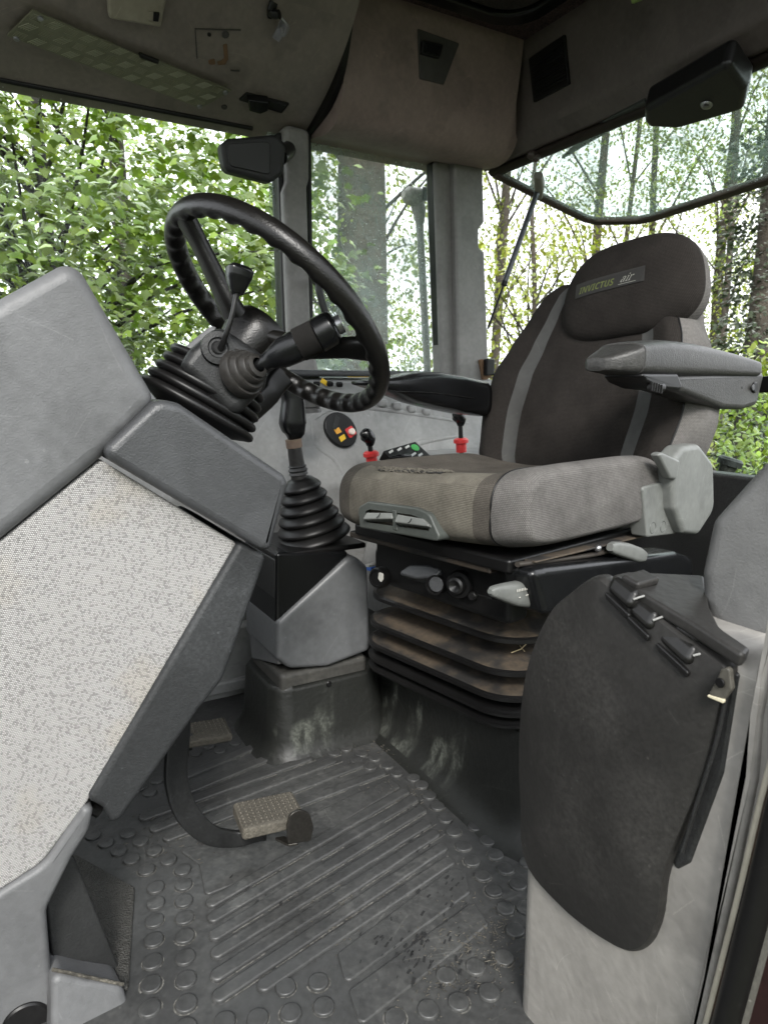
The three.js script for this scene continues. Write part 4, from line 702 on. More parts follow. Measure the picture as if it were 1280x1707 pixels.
{ // backrest with wings, strips and headrest
  const tl = 0.31, zc = -0.052, Y0 = 0.535, HT = 0.43;
  const hv = V(Math.sin(tl), Math.cos(tl), 0), dv = V(-Math.cos(tl), Math.sin(tl), 0);
  const Wd = h => { const pts = [[0, 0.208], [0.12, 0.240], [0.35, 0.256], [0.52, 0.250], [0.66, 0.218], [0.82, 0.186], [0.92, 0.168], [1, 0.13]]; let i = 0; while (i < pts.length - 2 && h > pts[i + 1][0]) i++; const f = ss(pts[i][0], pts[i + 1][0], h), g = (h - pts[i][0]) / (pts[i + 1][0] - pts[i][0]); return pts[i][1] + (pts[i + 1][1] - pts[i][1]) * (0.5 * f + 0.5 * g); };
  const P = (u, v) => { const a = u * 2 * Math.PI, h = v, W = Wd(h), k = Math.pow(Math.max(0, 1 - Math.pow(Math.abs(2 * h - 1), 10)), 1 / 6);
    let w = W * spow(Math.cos(a), 0.7) * (0.85 + 0.15 * k), d = 0.062 * spow(Math.sin(a), 0.55) * k; const fr = clamp(Math.sin(a) * 1.4), s = Math.abs(w) / W;
    d += fr * (0.040 * ss(0.5, 0.86, s) * (0.35 + 0.65 * ss(1.0, 0.55, h)) - 0.006) + 0.014 * fr * Math.exp(-Math.pow((h - 0.22) / 0.2, 2)) * (1 - s);
    const x0 = 0.205; return V(x0, Y0, zc).addScaledVector(hv, h * HT * 1.03).addScaledVector(dv, d).add(V(0, 0, w)); };
  const wOf = u => spow(Math.cos(u * 2 * Math.PI), 0.7), front = u => u > 0 && u < 0.5;
  gridParts(seat, P, 160, 64, true, [
    ['back_center', seatDk, (u, v) => front(u) && Math.abs(wOf(u)) < 0.50, 'dark brown centre panel'],
    ['back_strip', seatStrip, (u, v) => front(u) && Math.abs(wOf(u)) < 0.63, 'smooth grey strip'],
    ['back_wing', seatDk, (u, v) => front(u) && Math.abs(wOf(u)) < 0.90],
    ['back_side', seatSd, (u, v) => wOf(u) > 0 && (u > 0.85 || u < 0.25)], ['back_side', seatDk, (u, v) => wOf(u) < 0 && u < 0.62],
    ['back_shell', blackPl, () => true]]);
  for (const sgn of [1]) { const s = []; let u0 = 0; for (let i = 0; i < 160; i++) if (wOf((i + .5) / 160) > 0.90) u0 = (i + 1) / 160; else break; for (let k = 0; k <= 40; k++) s.push(P(u0, 0.03 + k / 40 * 0.94)); part(seat, 'piping', sweep(s, [0.0018, 0.0018], { n: 8, caps: false }), blackPl); }
  // headrest pillow
  const hc = V(0.205, Y0, 0.008).addScaledVector(hv, 0.405).addScaledVector(dv, 0.042), hr = 0.10;
  const cr_ = Math.cos(0.13), sr_ = Math.sin(0.13);
  const HP = (u, v) => { const a = u * 2 * Math.PI, b = (v - 0.5) * Math.PI, kk = spow(Math.cos(b), 0.62), up = spow(Math.sin(b), 0.80); const taper = 1 - 0.10 * up; const w_ = 0.146 * spow(Math.cos(a), 0.62) * kk * taper, h_ = hr * up; return hc.clone().add(V(0, 0, w_ * cr_ - h_ * sr_)).addScaledVector(hv, h_ * cr_ + w_ * sr_).addScaledVector(dv, 0.052 * spow(Math.sin(a), 0.75) * kk + 0.012 * up * 0.4); };
  const [hd] = gridParts(seat, HP, 96, 60, true, [['headrest', seatDk, u => u > 0.02 && u < 0.5, 'dark brown headrest'], ['headrest_side', seatSd, u => u > 0.8 || u <= 0.02], ['headrest_back', seatDk, () => true]]);
  // woven badge
  const c = document.createElement('canvas'); c.width = 512; c.height = 96; const g = c.getContext('2d');
  g.fillStyle = '#23211f'; g.fillRect(0, 0, 512, 96); g.fillStyle = '#1a1917'; g.beginPath(); g.moveTo(0, 96); g.lineTo(28, 22); g.lineTo(512, 4); g.lineTo(486, 96); g.fill();
  g.save(); g.transform(1, 0, -0.28, 1, 24, 0); g.font = 'bold 58px sans-serif'; g.fillStyle = '#555c2c'; g.textBaseline = 'alphabetic'; g.fillText('INVICTUS', 24, 74, 298); g.restore();
  g.save(); g.transform(1, 0, -0.4, 1, 34, 0); g.font = 'italic 62px serif'; g.fillStyle = '#84847c'; g.fillText('air', 334, 70, 110); g.fillRect(330, 80, 122, 3); g.restore();
  const bt = new THREE.CanvasTexture(c); bt.colorSpace = THREE.SRGBColorSpace; bt.flipY = true;
  const nb = 24, pos = [], uv = [], idx = [];
  for (let j = 0; j <= 6; j++) for (let i = 0; i <= nb; i++) { const z = -0.092 + 0.150 * i / nb, hgt = -0.012 + 0.030 * j / 6; // find the surface under (z, height)
    let best = null, bd = 1e9; const target = hgt; const ub = Math.asin(Math.pow(clamp(Math.abs(target) / hr), 1 / 0.80)), v = 0.5 + Math.sign(target) * ub / Math.PI, kk = Math.pow(Math.cos(ub), 0.62), up = target / hr, ww_ = 0.146 * kk * (1 - 0.10 * up), ca = Math.pow(clamp(Math.abs(z - 0.008) / ww_), 1 / 0.62), a = Math.acos(Math.sign(z - 0.008) * ca); const p = HP(a / (2 * Math.PI), v).addScaledVector(dv, 0.0016); pos.push(p.x, p.y, p.z); uv.push(i / nb, j / 6); }
  for (let j = 0; j < 6; j++) for (let i = 0; i < nb; i++) { const a = j * (nb + 1) + i; idx.push(a, a + 1, a + nb + 1, a + 1, a + nb + 2, a + nb + 1); }
  const bg = new THREE.BufferGeometry(); bg.setAttribute('position', new THREE.Float32BufferAttribute(pos, 3)); bg.setAttribute('uv', new THREE.Float32BufferAttribute(uv, 2)); bg.setIndex(idx); bg.computeVertexNormals();
  const bm = M([1, 1, 1], 0.7); bm.map = bt; const bo = new THREE.Mesh(bg, bm); bo.name = 'badge'; bo.castShadow = bo.receiveShadow = true; bo.userData.label = 'black badge with green block letters and white script'; seat.add(bo);
}
{ // armrests
  const zn = 0.225, A = (x, y, d = 0) => sZ(x, y, zn + d);
  const xs = [1078, 1095, 1120, 1145, 1170, 1200, 1230, 1255, 1270, 1277], tp = [569, 566.5, 565, 567, 571, 578, 586, 594, 600, 607], bt = [625, 626, 627, 628, 628, 628, 629, 629, 629, 625];
  const tip = sZ(984, 606, zn - 0.066), cor = A(1078, 600), E = []; // [x, zNear, zFar, yTop, yBot]
  const yT = A(1078, 569).y, yB = A(1078, 625).y, tT = sZ(990, 597, zn - 0.06).y, tB = sZ(990, 618, zn - 0.06).y;
  for (const [f, a, b] of [[0, 0.050, 0.068], [0.03, 0.042, 0.074], [0.12, 0.034, 0.079], [0.35, 0.022, 0.081], [0.65, 0.010, 0.081], [0.9, 0.002, 0.081]]) { const g = Math.sqrt(f); E.push([tip.x + (cor.x - tip.x) * f, zn - a, zn - b, f ? tT + (yT - tT) * f : tT - 0.006, f ? tB + (yB - tB) * f : tB + 0.006]); }
  xs.forEach((x, i) => { const a = A(x, tp[i]), b = A(x, bt[i]); E.push([a.x, zn - (i === 9 ? 0.008 : 0), zn - (i === 9 ? 0.07 : 0.081), a.y, b.y]); });
  const rings = E.map(([x, zn_, zf_, y1, y0]) => Array.from({ length: 36 }, (_, j) => { const t = j / 36 * 2 * Math.PI, hh = (y1 - y0) / 2, w = (zn_ - zf_) / 2; return V(x, (y1 + y0) / 2 + hh * spow(Math.sin(t), 0.5), (zn_ + zf_) / 2 + w * spow(Math.cos(t), 0.42) * (Math.sin(t) > 0 ? 1 - 0.22 * Math.sin(t) ** 4 : 1)); }));
  const fine = []; for (let k = 0; k <= 90; k++) { const f = k / 90 * (rings.length - 1), i = Math.min(rings.length - 2, Math.floor(f)), t = f - i; fine.push(rings[i].map((p, j) => p.clone().lerp(rings[i + 1][j], t))); }
  const pad = part(seat, 'armrest', creased(loft(fine), 0.9), armPl, 'grey black armrest pad raised beside the backrest');
  part(pad, 'armrest_box', slab(pix([[1080, 626, 0.01], [1276, 618, 0.006], [1262, 676, 0.012], [1240, 683, 0.02], [1206, 682, 0.02], [1140, 657, 0.02], [1096, 644, 0.02]], (x, y) => A(x, y, -0.008)), V(0, 0, 1), 0.062, { bevel: 0.010, seg: 4 }), armPl);
  const k1 = part(pad, 'pivot_cap', disc(A(1254, 646, -0.010), V(0, 0, 1), 0.0105, 0.006, 0.002), blackPl);
  part(k1, 'cap_ring', disc(A(1254, 646, -0.0045), V(0, 0, 1), 0.006, 0.002, 0.001), midPl);
  part(pad, 'front_housing', slab(pix([[1066, 622, 0.004], [1130, 622, 0.004], [1142, 652, 0.012], [1100, 648, 0.015], [1078, 638, 0.01]], (x, y) => A(x, y, -0.003)), V(0, 0, 1), 0.066, { bevel: 0.005 }), blackPl);
  part(pad, 'tilt_wheel', rbox(A(1093, 646, 0.0), [0.03, 0.014, 0.02], 0.006), blackPl);
  for (let i = 0; i < 5; i++) part(pad, 'wheel_rib', rbox(A(1086 + i * 4, 644 + i * 1.2, 0.011), [0.002, 0.014, 0.003], 0.001), rubberB);
  part(pad, 'box_dimple', disc(A(1236, 646, -0.0085), V(0, 0, 1), 0.0025, 0.001, 0.0003, 12), blackPl);
  const far = sZ, zf = -0.27;
  const ft = [[600, 634], [640, 628], [680, 621], [720, 620], [760, 626], [798, 636]], fb = [[600, 642], [640, 655], [680, 672], [720, 682], [760, 690], [798, 694]];
  const fr = ft.map((q, i) => { const a = far(...q, zf), b = far(...fb[i], zf), c = a.clone().lerp(b, 0.5), hh = a.y - c.y, w = i ? 0.038 : 0.026; return Array.from({ length: 24 }, (_, j) => { const t = j / 24 * 2 * Math.PI; return V(c.x, c.y + hh * spow(Math.sin(t), 0.6), c.z + w * spow(Math.cos(t), 0.6)); }); });
  const ff = []; for (let k = 0; k <= 30; k++) { const f = k / 30 * 5, i = Math.min(4, Math.floor(f)), t = f - i; ff.push(fr[i].map((p, j) => p.clone().lerp(fr[i + 1][j], t))); }
  const ap = part(seat, 'armrest', loft(ff), glossBlk, 'black armrest behind the steering wheel');
  part(ap, 'armrest_seam', sweep([far(650, 652, zf + 0.0385), far(720, 655, zf + 0.0385), far(790, 664, zf + 0.0385)], [0.001, 0.001], { smooth: 12, n: 6 }), rubberB);
}
{ // recliner covers, brackets and handles on the near side
  const zn = 0.205, A = (x, y, d = 0) => sZ(x, y, zn + d);
  part(seat, 'side_bracket', slab(pix([[1070, 812], [1120, 800], [1128, 890], [1078, 896]], (x, y) => A(x, y, -0.012)), nZ, 0.03, { r: 0.006, bevel: 0.003 }), seatGrey);
  for (const [x, y] of [[1087, 880], [1104, 878]]) part(seat, 'bracket_ring', turned([[0.0085, 0], [0.0095, 0.0012], [0.0105, 0]], A(x, y, -0.0125), nZ, 24), seatGreen);
  const rc = part(seat, 'recliner_cover', slab(pix([[1120, 770, 0.02], [1140, 744, 0.03], [1166, 740, 0.03], [1190, 772, 0.03], [1192, 850, 0.03], [1165, 892, 0.02], [1140, 890, 0.01], [1124, 850, 0.02]], (x, y) => A(x, y, 0.008)), V(0, 0, 1), 0.036, { bevel: 0.009, seg: 4 }), seatGrey, 'scuffed grey recliner cover');
  part(rc, 'recliner_handle', slab(pix([[1096, 757, 0.006], [1104, 754, 0.006], [1134, 768], [1128, 800], [1118, 798]], (x, y) => A(x, y, 0.012)), V(0, 0, 1), 0.016, { bevel: 0.004 }), seatGrey);
  part(seat, 'back_hinge_strut', sweep([A(1150, 690, -0.03), A(1156, 760, -0.03)], [0.02, 0.012], { e: 0.5, up: nZ }), blackPl);
  // long black cover over the suspension rail
  part(seat, 'rail_cover', slab(pix([[884, 952, 0.02], [910, 946, 0.015], [1130, 920, 0.02], [1156, 930, 0.02], [1158, 985, 0.02], [1120, 1005, 0.02], [905, 1026, 0.02]], (x, y) => sZ(x, y, 0.185)), V(0, 0, 1), 0.06, { bevel: 0.012, seg: 5 }), glossBlk, 'glossy black rail cover with brown dust');
  part(seat, 'rail_cover_dust', slab([[-0.215, 0.17], [0.10, 0.17], [0.10, 0.13], [-0.215, 0.13]].map(([x, z]) => { const v = V(x, 0.4985 - (x + 0.2) * 0.02, z); return v; }), V(0.02, 1, 0), 0.003, { r: 0.004 }), soilB);
  part(seat, 'height_lever', sweep([[816, 986], [820, 986], [836, 987], [860, 989], [882, 990], [891, 990]].map(q => sZ(...q, 0.155)), [[0.003, 0.004], [0.007, 0.007], [0.012, 0.010], [0.0185, 0.012], [0.020, 0.012], [0.015, 0.009]], { smooth: 26, up: nZ, e: 0.62, n: 24 }), seatGrey, 'grey lever with worn white print');
  const hl = seat.children.at(-1);
  for (let i = 0; i < 7; i++) part(hl, 'print_tick', rbox(sZ(862 + i * 2.6, 985 - i * 0.6, 0.168), [0.0012, 0.004, 0.001], 0.0003), whtPl);
  for (const [x, y, w] of [[866, 996, 0.003], [878, 992, 0.006], [884, 999, 0.003]]) part(hl, 'print_tick', rbox(sZ(x, y, 0.168), [w, 0.0015, 0.001], 0.0003), whtPl);
  part(seat, 'lever_rod', sweep([sZ(885, 984, 0.15), sZ(905, 980, 0.15)], [0.006, 0.006]), steel);
  part(seat, 'slide_lever', sweep([[1016, 912], [1022, 913], [1040, 917], [1060, 924], [1070, 927]].map(q => sZ(...q, 0.178)), [[0.006, 0.006], [0.010, 0.009], [0.013, 0.012], [0.013, 0.012], [0.009, 0.009]], { smooth: 20, up: nZ, e: 0.6, n: 24 }), seatGrey, 'small grey slide lever');
  part(seat, 'slide_rod', sweep([sZ(862, 941, 0.16), sZ(990, 924, 0.16), sZ(1022, 916, 0.165)], [0.005, 0.004], { smooth: 12 }), M([0.07, 0.06, 0.05], 0.6, { map: T.plastic, metal: 0.4 }));
  part(seat, 'rod_ball', new THREE.SphereGeometry(0.006, 16, 10).translate(...sZ(996, 914, 0.17).toArray()), steel);
  // frame pan, rails and the control cluster under the front edge
  part(seat, 'seat_pan', rbox(V(-0.05, 0.492, -0.03), [0.40, 0.022, 0.36], 0.006), blackPl);
  part(seat, 'pan_lip', rbox(V(-0.235, 0.478, -0.06), [0.02, 0.012, 0.34], 0.003), M([0.14, 0.13, 0.12], 0.7, { map: T.soil }));
  part(seat, 'upper_frame', rbox(V(-0.02, 0.455, -0.05), [0.36, 0.05, 0.32], 0.01), blackPl);
  part(seat, 'control_box', rbox(V(-0.175, 0.415, -0.05), [0.05, 0.07, 0.33], 0.012), rubberB);
  const cx = -0.205, B = (x, y, d = 0) => sX(x, y, cx - d);
  const kn = part(seat, 'round_knob', turned([[0, 0], [0.020, 0], [0.020, 0.014], [0.017, 0.018], [0.014, 0.018], [0.0135, 0.016], [0, 0.016]], B(637, 962), V(-1, 0.1, 0.15), 32), blackPl);
  part(kn, 'knob_symbol', slab([[-3, -8], [4, -6], [4, 4], [1, 9], [-4, 3]].map(([a, b]) => B(634 + a, 962 + b, 0.019)), nx, 0.002, { r: 0.003, bevel: 0.0005 }), whtPl);
  part(seat, 'tilt_paddle', slab(pix([[660, 956, 0.004], [674, 936, 0.006], [700, 933, 0.006], [722, 940, 0.004], [718, 956, 0.004], [690, 963, 0.004]], (x, y) => B(x, y, 0.02)), V(-1, 0.6, 0.1), 0.03, { bevel: 0.004 }), midPl);
  const b2 = part(seat, 'push_button', turned([[0, 0], [0.017, 0], [0.017, 0.01], [0.0165, 0.013], [0.0145, 0.013], [0.014, 0.011], [0, 0.011]], B(729, 974), V(-1, 0.1, 0.35), 32), blackPl);
  part(b2, 'button_face', disc(B(727, 974, 0.0105), V(-1, 0.1, 0.35), 0.013, 0.0015, 0.0006), midPl);
  part(seat, 'turn_knob', turned([[0.024, -0.01], [0.024, 0.006], [0.021, 0.01], [0.015, 0.01], [0.014, 0.022], [0.010, 0.024], [0, 0.018]], B(768, 974), V(-1, 0.1, 0.3), 32), blackPl);
  part(seat, 'stud_bolt', disc(B(789, 993), V(-1, 0.1, 0.3), 0.0075, 0.008, 0.002), rubberB);
  part(seat, 'cable', sweep([B(792, 990, 0.012), sZ(820, 998, 0.14), sZ(850, 1004, 0.14)], [0.0012, 0.0012], { smooth: 10, n: 6 }), rubberB);
  part(seat, 'blue_plug', rbox(B(620, 947, -0.05), [0.02, 0.008, 0.014], 0.002), M([0.04, 0.12, 0.4], 0.5));
  part(seat, 'white_plug', rbox(B(618, 942, -0.05), [0.02, 0.006, 0.012], 0.002), whtPl);
}
{ // bellows of the suspension
  const cx = 0.095, cz = -0.085;
  const ring = (y, hx, hz, r, sag = 0) => { const o = []; for (let c = 0; c < 4; c++) { const sx = [1, 1, -1, -1][c], sz = [1, -1, -1, 1][c]; for (let k = 0; k < 10; k++) { const a = [Math.PI / 2, 0, -Math.PI / 2, Math.PI][c] - k / 9 * Math.PI / 2; o.push(V(cx + sx * (hx - r) + Math.cos(a) * r, y, cz + sz * (hz - r) + Math.sin(a) * r)); } for (let k = 1; k < 8; k++) { const n1 = [[1, -1], [-1, -1], [-1, 1], [1, 1]][c]; const p = o.at(-1), nxA = [0, -Math.PI / 2, Math.PI, Math.PI / 2][c]; } } return o; };
  const folds = [[0.338, 0.275, 0.205], [0.283, 0.280, 0.208], [0.240, 0.283, 0.210], [0.212, 0.284, 0.210], [0.192, 0.284, 0.209]];
  folds.forEach(([y, hx, hz], i) => {
    const th = i < 3 ? 0.006 : 0.004, ins = i < 3 ? 0.06 : 0.03, dn = i < 4 ? 0.5 * (y - folds[i + 1][0]) : 0.012;
    const f = part(seat, 'bellows_fold', crease(loft([ring(y + (i ? 0.4 * (folds[i - 1][0] - y) : 0.05), hx - ins - 0.02, hz - ins - 0.02, 0.04), ring(y + th * 2, hx - ins * 0.5, hz - ins * 0.5, 0.06), ring(y + th, hx - 0.006, hz - 0.006, 0.075)], false), 1.2), i < 3 ? soilB : rubberB, i < 3 ? 'bellows fold with brown dust on top' : undefined);
    part(f, 'fold_rim', crease(loft([ring(y + th, hx - 0.006, hz - 0.006, 0.075), ring(y + th * 0.6, hx, hz, 0.08), ring(y - th * 0.5, hx, hz, 0.08), ring(y - th, hx - 0.008, hz - 0.008, 0.075), ring(y - dn, hx - ins, hz - ins, 0.05)], false), 1.0), rubberB);
  });
  part(seat, 'bellows_core', crease(loft([ring(0.17, 0.215, 0.145, 0.05), ring(0.40, 0.20, 0.14, 0.05)]), 1), rubberB);
  part(seat, 'straw', sweep([sY(852, 1088, 0.302), sY(868, 1082, 0.306), sY(880, 1070, 0.318)], [0.0009, 0.0009], { n: 6 }), M([0.5, 0.42, 0.25], 0.9));
  part(seat, 'straw', sweep([sY(866, 1076, 0.304), sY(874, 1086, 0.302)], [0.0007, 0.0007], { n: 6 }), M([0.5, 0.42, 0.25], 0.9));
}

// ================================================================ LEFT FENDER TRIM WITH STORAGE LID
{
  const xp = 0.5, F = (x, y, d = 0) => onX(x, y, xp - d), t = thing('fender_trim', 'pale grey moulded wheel arch trim inside the door', 'trim', V(0.58, 0, -0.42));
  part(t, 'lower_panel', slab(pix([[884, 1180, 0.05], [868, 1420, 0.1], [856, 1740], [1300, 1740], [1390, 1300], [1430, 1080], [1230, 1090], [1010, 990]], F), nx, 0.16, { r: 0.02, bevel: 0.022, seg: 6 }), fendPl);
  const U = (x, y) => onX(x, y, 0.555);
  part(t, 'upper_panel', slab(pix([[1184, 868, 0.02], [1310, 706], [1310, 1060], [1246, 1084, 0.004], [1188, 1044, 0.03], [1173, 1000, 0.03], [1170, 955, 0.02]], U), V(-1, 0.12, 0.25).normalize(), 0.16, { bevel: 0.012, seg: 5 }), M([0.12, 0.12, 0.117], 0.5, { map: T.plastic, bump: T.grain, bs: 0.00015 }));
  const ln = V(0, 1, 0.2).normalize(), lp = V(0.5, 0.548, -0.30);
  part(t, 'ledge', slab(pix([[1018, 958, 0.006], [1046, 952], [1174, 958], [1182, 1010, 0.02], [1200, 1046, 0.02], [1250, 1080, 0.004], [1240, 1094], [1140, 1030]], (x, y) => onP(x, y, lp, ln)), ln, 0.012, { r: 0.004, bevel: 0.003 }), lidPl, 'black ledge above the storage lid');
  part(t, 'edge_strip', slab(pix([[1300, 1000], [1262, 1200], [1255, 1300], [1166, 1740], [1140, 1740], [1236, 1300], [1256, 1120], [1284, 1010]], (x, y) => onX(x, y, 0.492)), nx, 0.03, { r: 0.01, bevel: 0.006 }), fendPl);
  const l = thing('storage_lid', 'black curved storage lid hinged on the wheel arch trim', 'lid', V(0.5, 0.2, -0.43));
  // curved skin: the lid bows forward in the middle and rolls back at its left edge
  const O = [[952, 990], [1004, 958], [1030, 976], [1085, 1010], [1140, 1050], [1200, 1090], [1226, 1112], [1216, 1160], [1180, 1300], [1118, 1452], [1106, 1530], [1086, 1572], [1058, 1584], [1010, 1562], [945, 1512], [884, 1438], [874, 1330], [873, 1220], [884, 1120], [905, 1055], [928, 1012]];
  const sh = pix(O, F); const cz = sh.reduce((s, p) => s + p.z, 0) / sh.length, cy = sh.reduce((s, p) => s + p.y, 0) / sh.length;
  const K = 9, rings = []; const crv = new THREE.CatmullRomCurve3(sh, true, 'centripetal', 0.5).getPoints(120).slice(0, 120);
  const bow = (p, s) => 0.022 * (1 - s * s) + 0.004;
  const addRing = (s, d) => rings.push(crv.map(p => V(xp - d, cy + (p.y - cy) * s, cz + (p.z - cz) * s)));
  addRing(0.97, -0.012); addRing(1.0, -0.006); addRing(1.0, 0.002); addRing(0.993, 0.006); addRing(0.98, 0.009); for (let i = 1; i <= K; i++) { const s = 0.98 * (1 - i / K) + 0.01; addRing(s, 0.009 + 0.014 * (1 - s * s)); }
  part(l, 'lid_skin', crease(loft(rings), 0.7), lidPl);
  const kn = [[1032, 982, 0.034], [1066, 1018, 0.030], [1124, 1070, 0.038]];
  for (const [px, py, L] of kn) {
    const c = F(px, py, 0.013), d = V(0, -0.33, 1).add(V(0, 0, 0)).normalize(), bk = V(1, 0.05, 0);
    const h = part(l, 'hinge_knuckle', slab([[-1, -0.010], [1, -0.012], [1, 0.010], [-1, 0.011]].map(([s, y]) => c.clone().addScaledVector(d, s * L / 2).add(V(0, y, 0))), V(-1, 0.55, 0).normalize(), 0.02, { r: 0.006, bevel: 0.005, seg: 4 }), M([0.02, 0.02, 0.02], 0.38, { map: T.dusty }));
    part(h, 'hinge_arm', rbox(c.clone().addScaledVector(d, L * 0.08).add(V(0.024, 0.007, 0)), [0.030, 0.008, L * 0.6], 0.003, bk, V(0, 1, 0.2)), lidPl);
    part(h, 'hinge_slot_shade', slab([[-1, -0.010], [1, -0.014], [0.9, -0.021], [-0.7, -0.016]].map(([s, y]) => c.clone().addScaledVector(d, s * L / 2).add(V(-0.004, y, 0))), nx, 0.004, { r: 0.003, bevel: 0.001 }), rubberB);  // black plate: shade of the slot under the knuckle, put into colour
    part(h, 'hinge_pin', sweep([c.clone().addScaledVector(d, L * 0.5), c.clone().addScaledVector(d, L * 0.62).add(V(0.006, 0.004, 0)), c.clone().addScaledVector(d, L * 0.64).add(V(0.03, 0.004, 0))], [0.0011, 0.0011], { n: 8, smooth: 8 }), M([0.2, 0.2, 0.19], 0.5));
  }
  part(l, 'box_rim', slab(pix([[1212, 1120], [1232, 1120], [1205, 1290], [1150, 1440, 0.01], [1126, 1452, 0.01], [1118, 1440]], (x, y) => onX(x, y, 0.498)), nx, 0.05, { r: 0.006, bevel: 0.004 }), darkPl);
  part(l, 'rim_bead', sweep(pix([[1212, 1150], [1192, 1240], [1170, 1310], [1136, 1420]], (x, y) => onX(x, y, 0.490)), [0.0018, 0.0018], { smooth: 20, up: nX }), darkPl);
  const ca = part(l, 'catch', slab(pix([[1200, 1116], [1214, 1112], [1218, 1150], [1205, 1168], [1178, 1160], [1192, 1136]], (x, y) => onX(x, y, 0.480)), V(-1, 0, 0.1), 0.006, { r: 0.003, bevel: 0.0015 }), M([0.16, 0.155, 0.14], 0.5, { map: T.dusty }));
  part(ca, 'catch_hole', disc(onX(1200, 1138, 0.479), nx, 0.004, 0.0015, 0.0003, 16), blackPl);
  part(ca, 'chipped_edge', slab(pix([[1178, 1158], [1206, 1167], [1204, 1173], [1178, 1162]], (x, y) => onX(x, y, 0.4785)), nx, 0.003, { r: 0.001, bevel: 0.0006 }), M([0.55, 0.5, 0.36], 0.7));
}
{ // door frame seal strips
  const t = thing('door_frame_seal', 'black rubber door seal strip along the door frame', 'seal', V(0.5, 0, -0.28));
  const L = (o, x) => pix([[1330 + o, 1020], [1296 + o, 1200], [1262 + o, 1330], [1222 + o * 0.95, 1500], [1160 + o * 0.9, 1745]], (a, b) => onX(a, b, x));
  part(t, 'metal_edge', sweep(L(8, 0.486), [0.003, 0.003], { smooth: 24, up: nX }), M([0.45, 0.42, 0.34], 0.6, { map: T.plastic }));
  part(t, 'brown_strip', sweep(L(20, 0.490), [0.005, 0.006], { smooth: 24, up: nX }), M([0.20, 0.15, 0.11], 0.8, { map: T.soil }));
  part(t, 'rubber_lip', sweep(L(46, 0.486), [0.011, 0.012], { smooth: 24, up: nX }), rubberB);
  part(t, 'steel_lip', sweep(L(76, 0.492), [0.006, 0.008], { smooth: 24, up: nX }), M([0.20, 0.20, 0.19], 0.5, { map: T.dusty }));
  part(t, 'outer_sill', sweep(L(130, 0.50), [0.024, 0.012], { smooth: 24, up: nX, e: 0.4 }), M([0.05, 0.02, 0.02], 0.5, { map: T.dusty }));
}
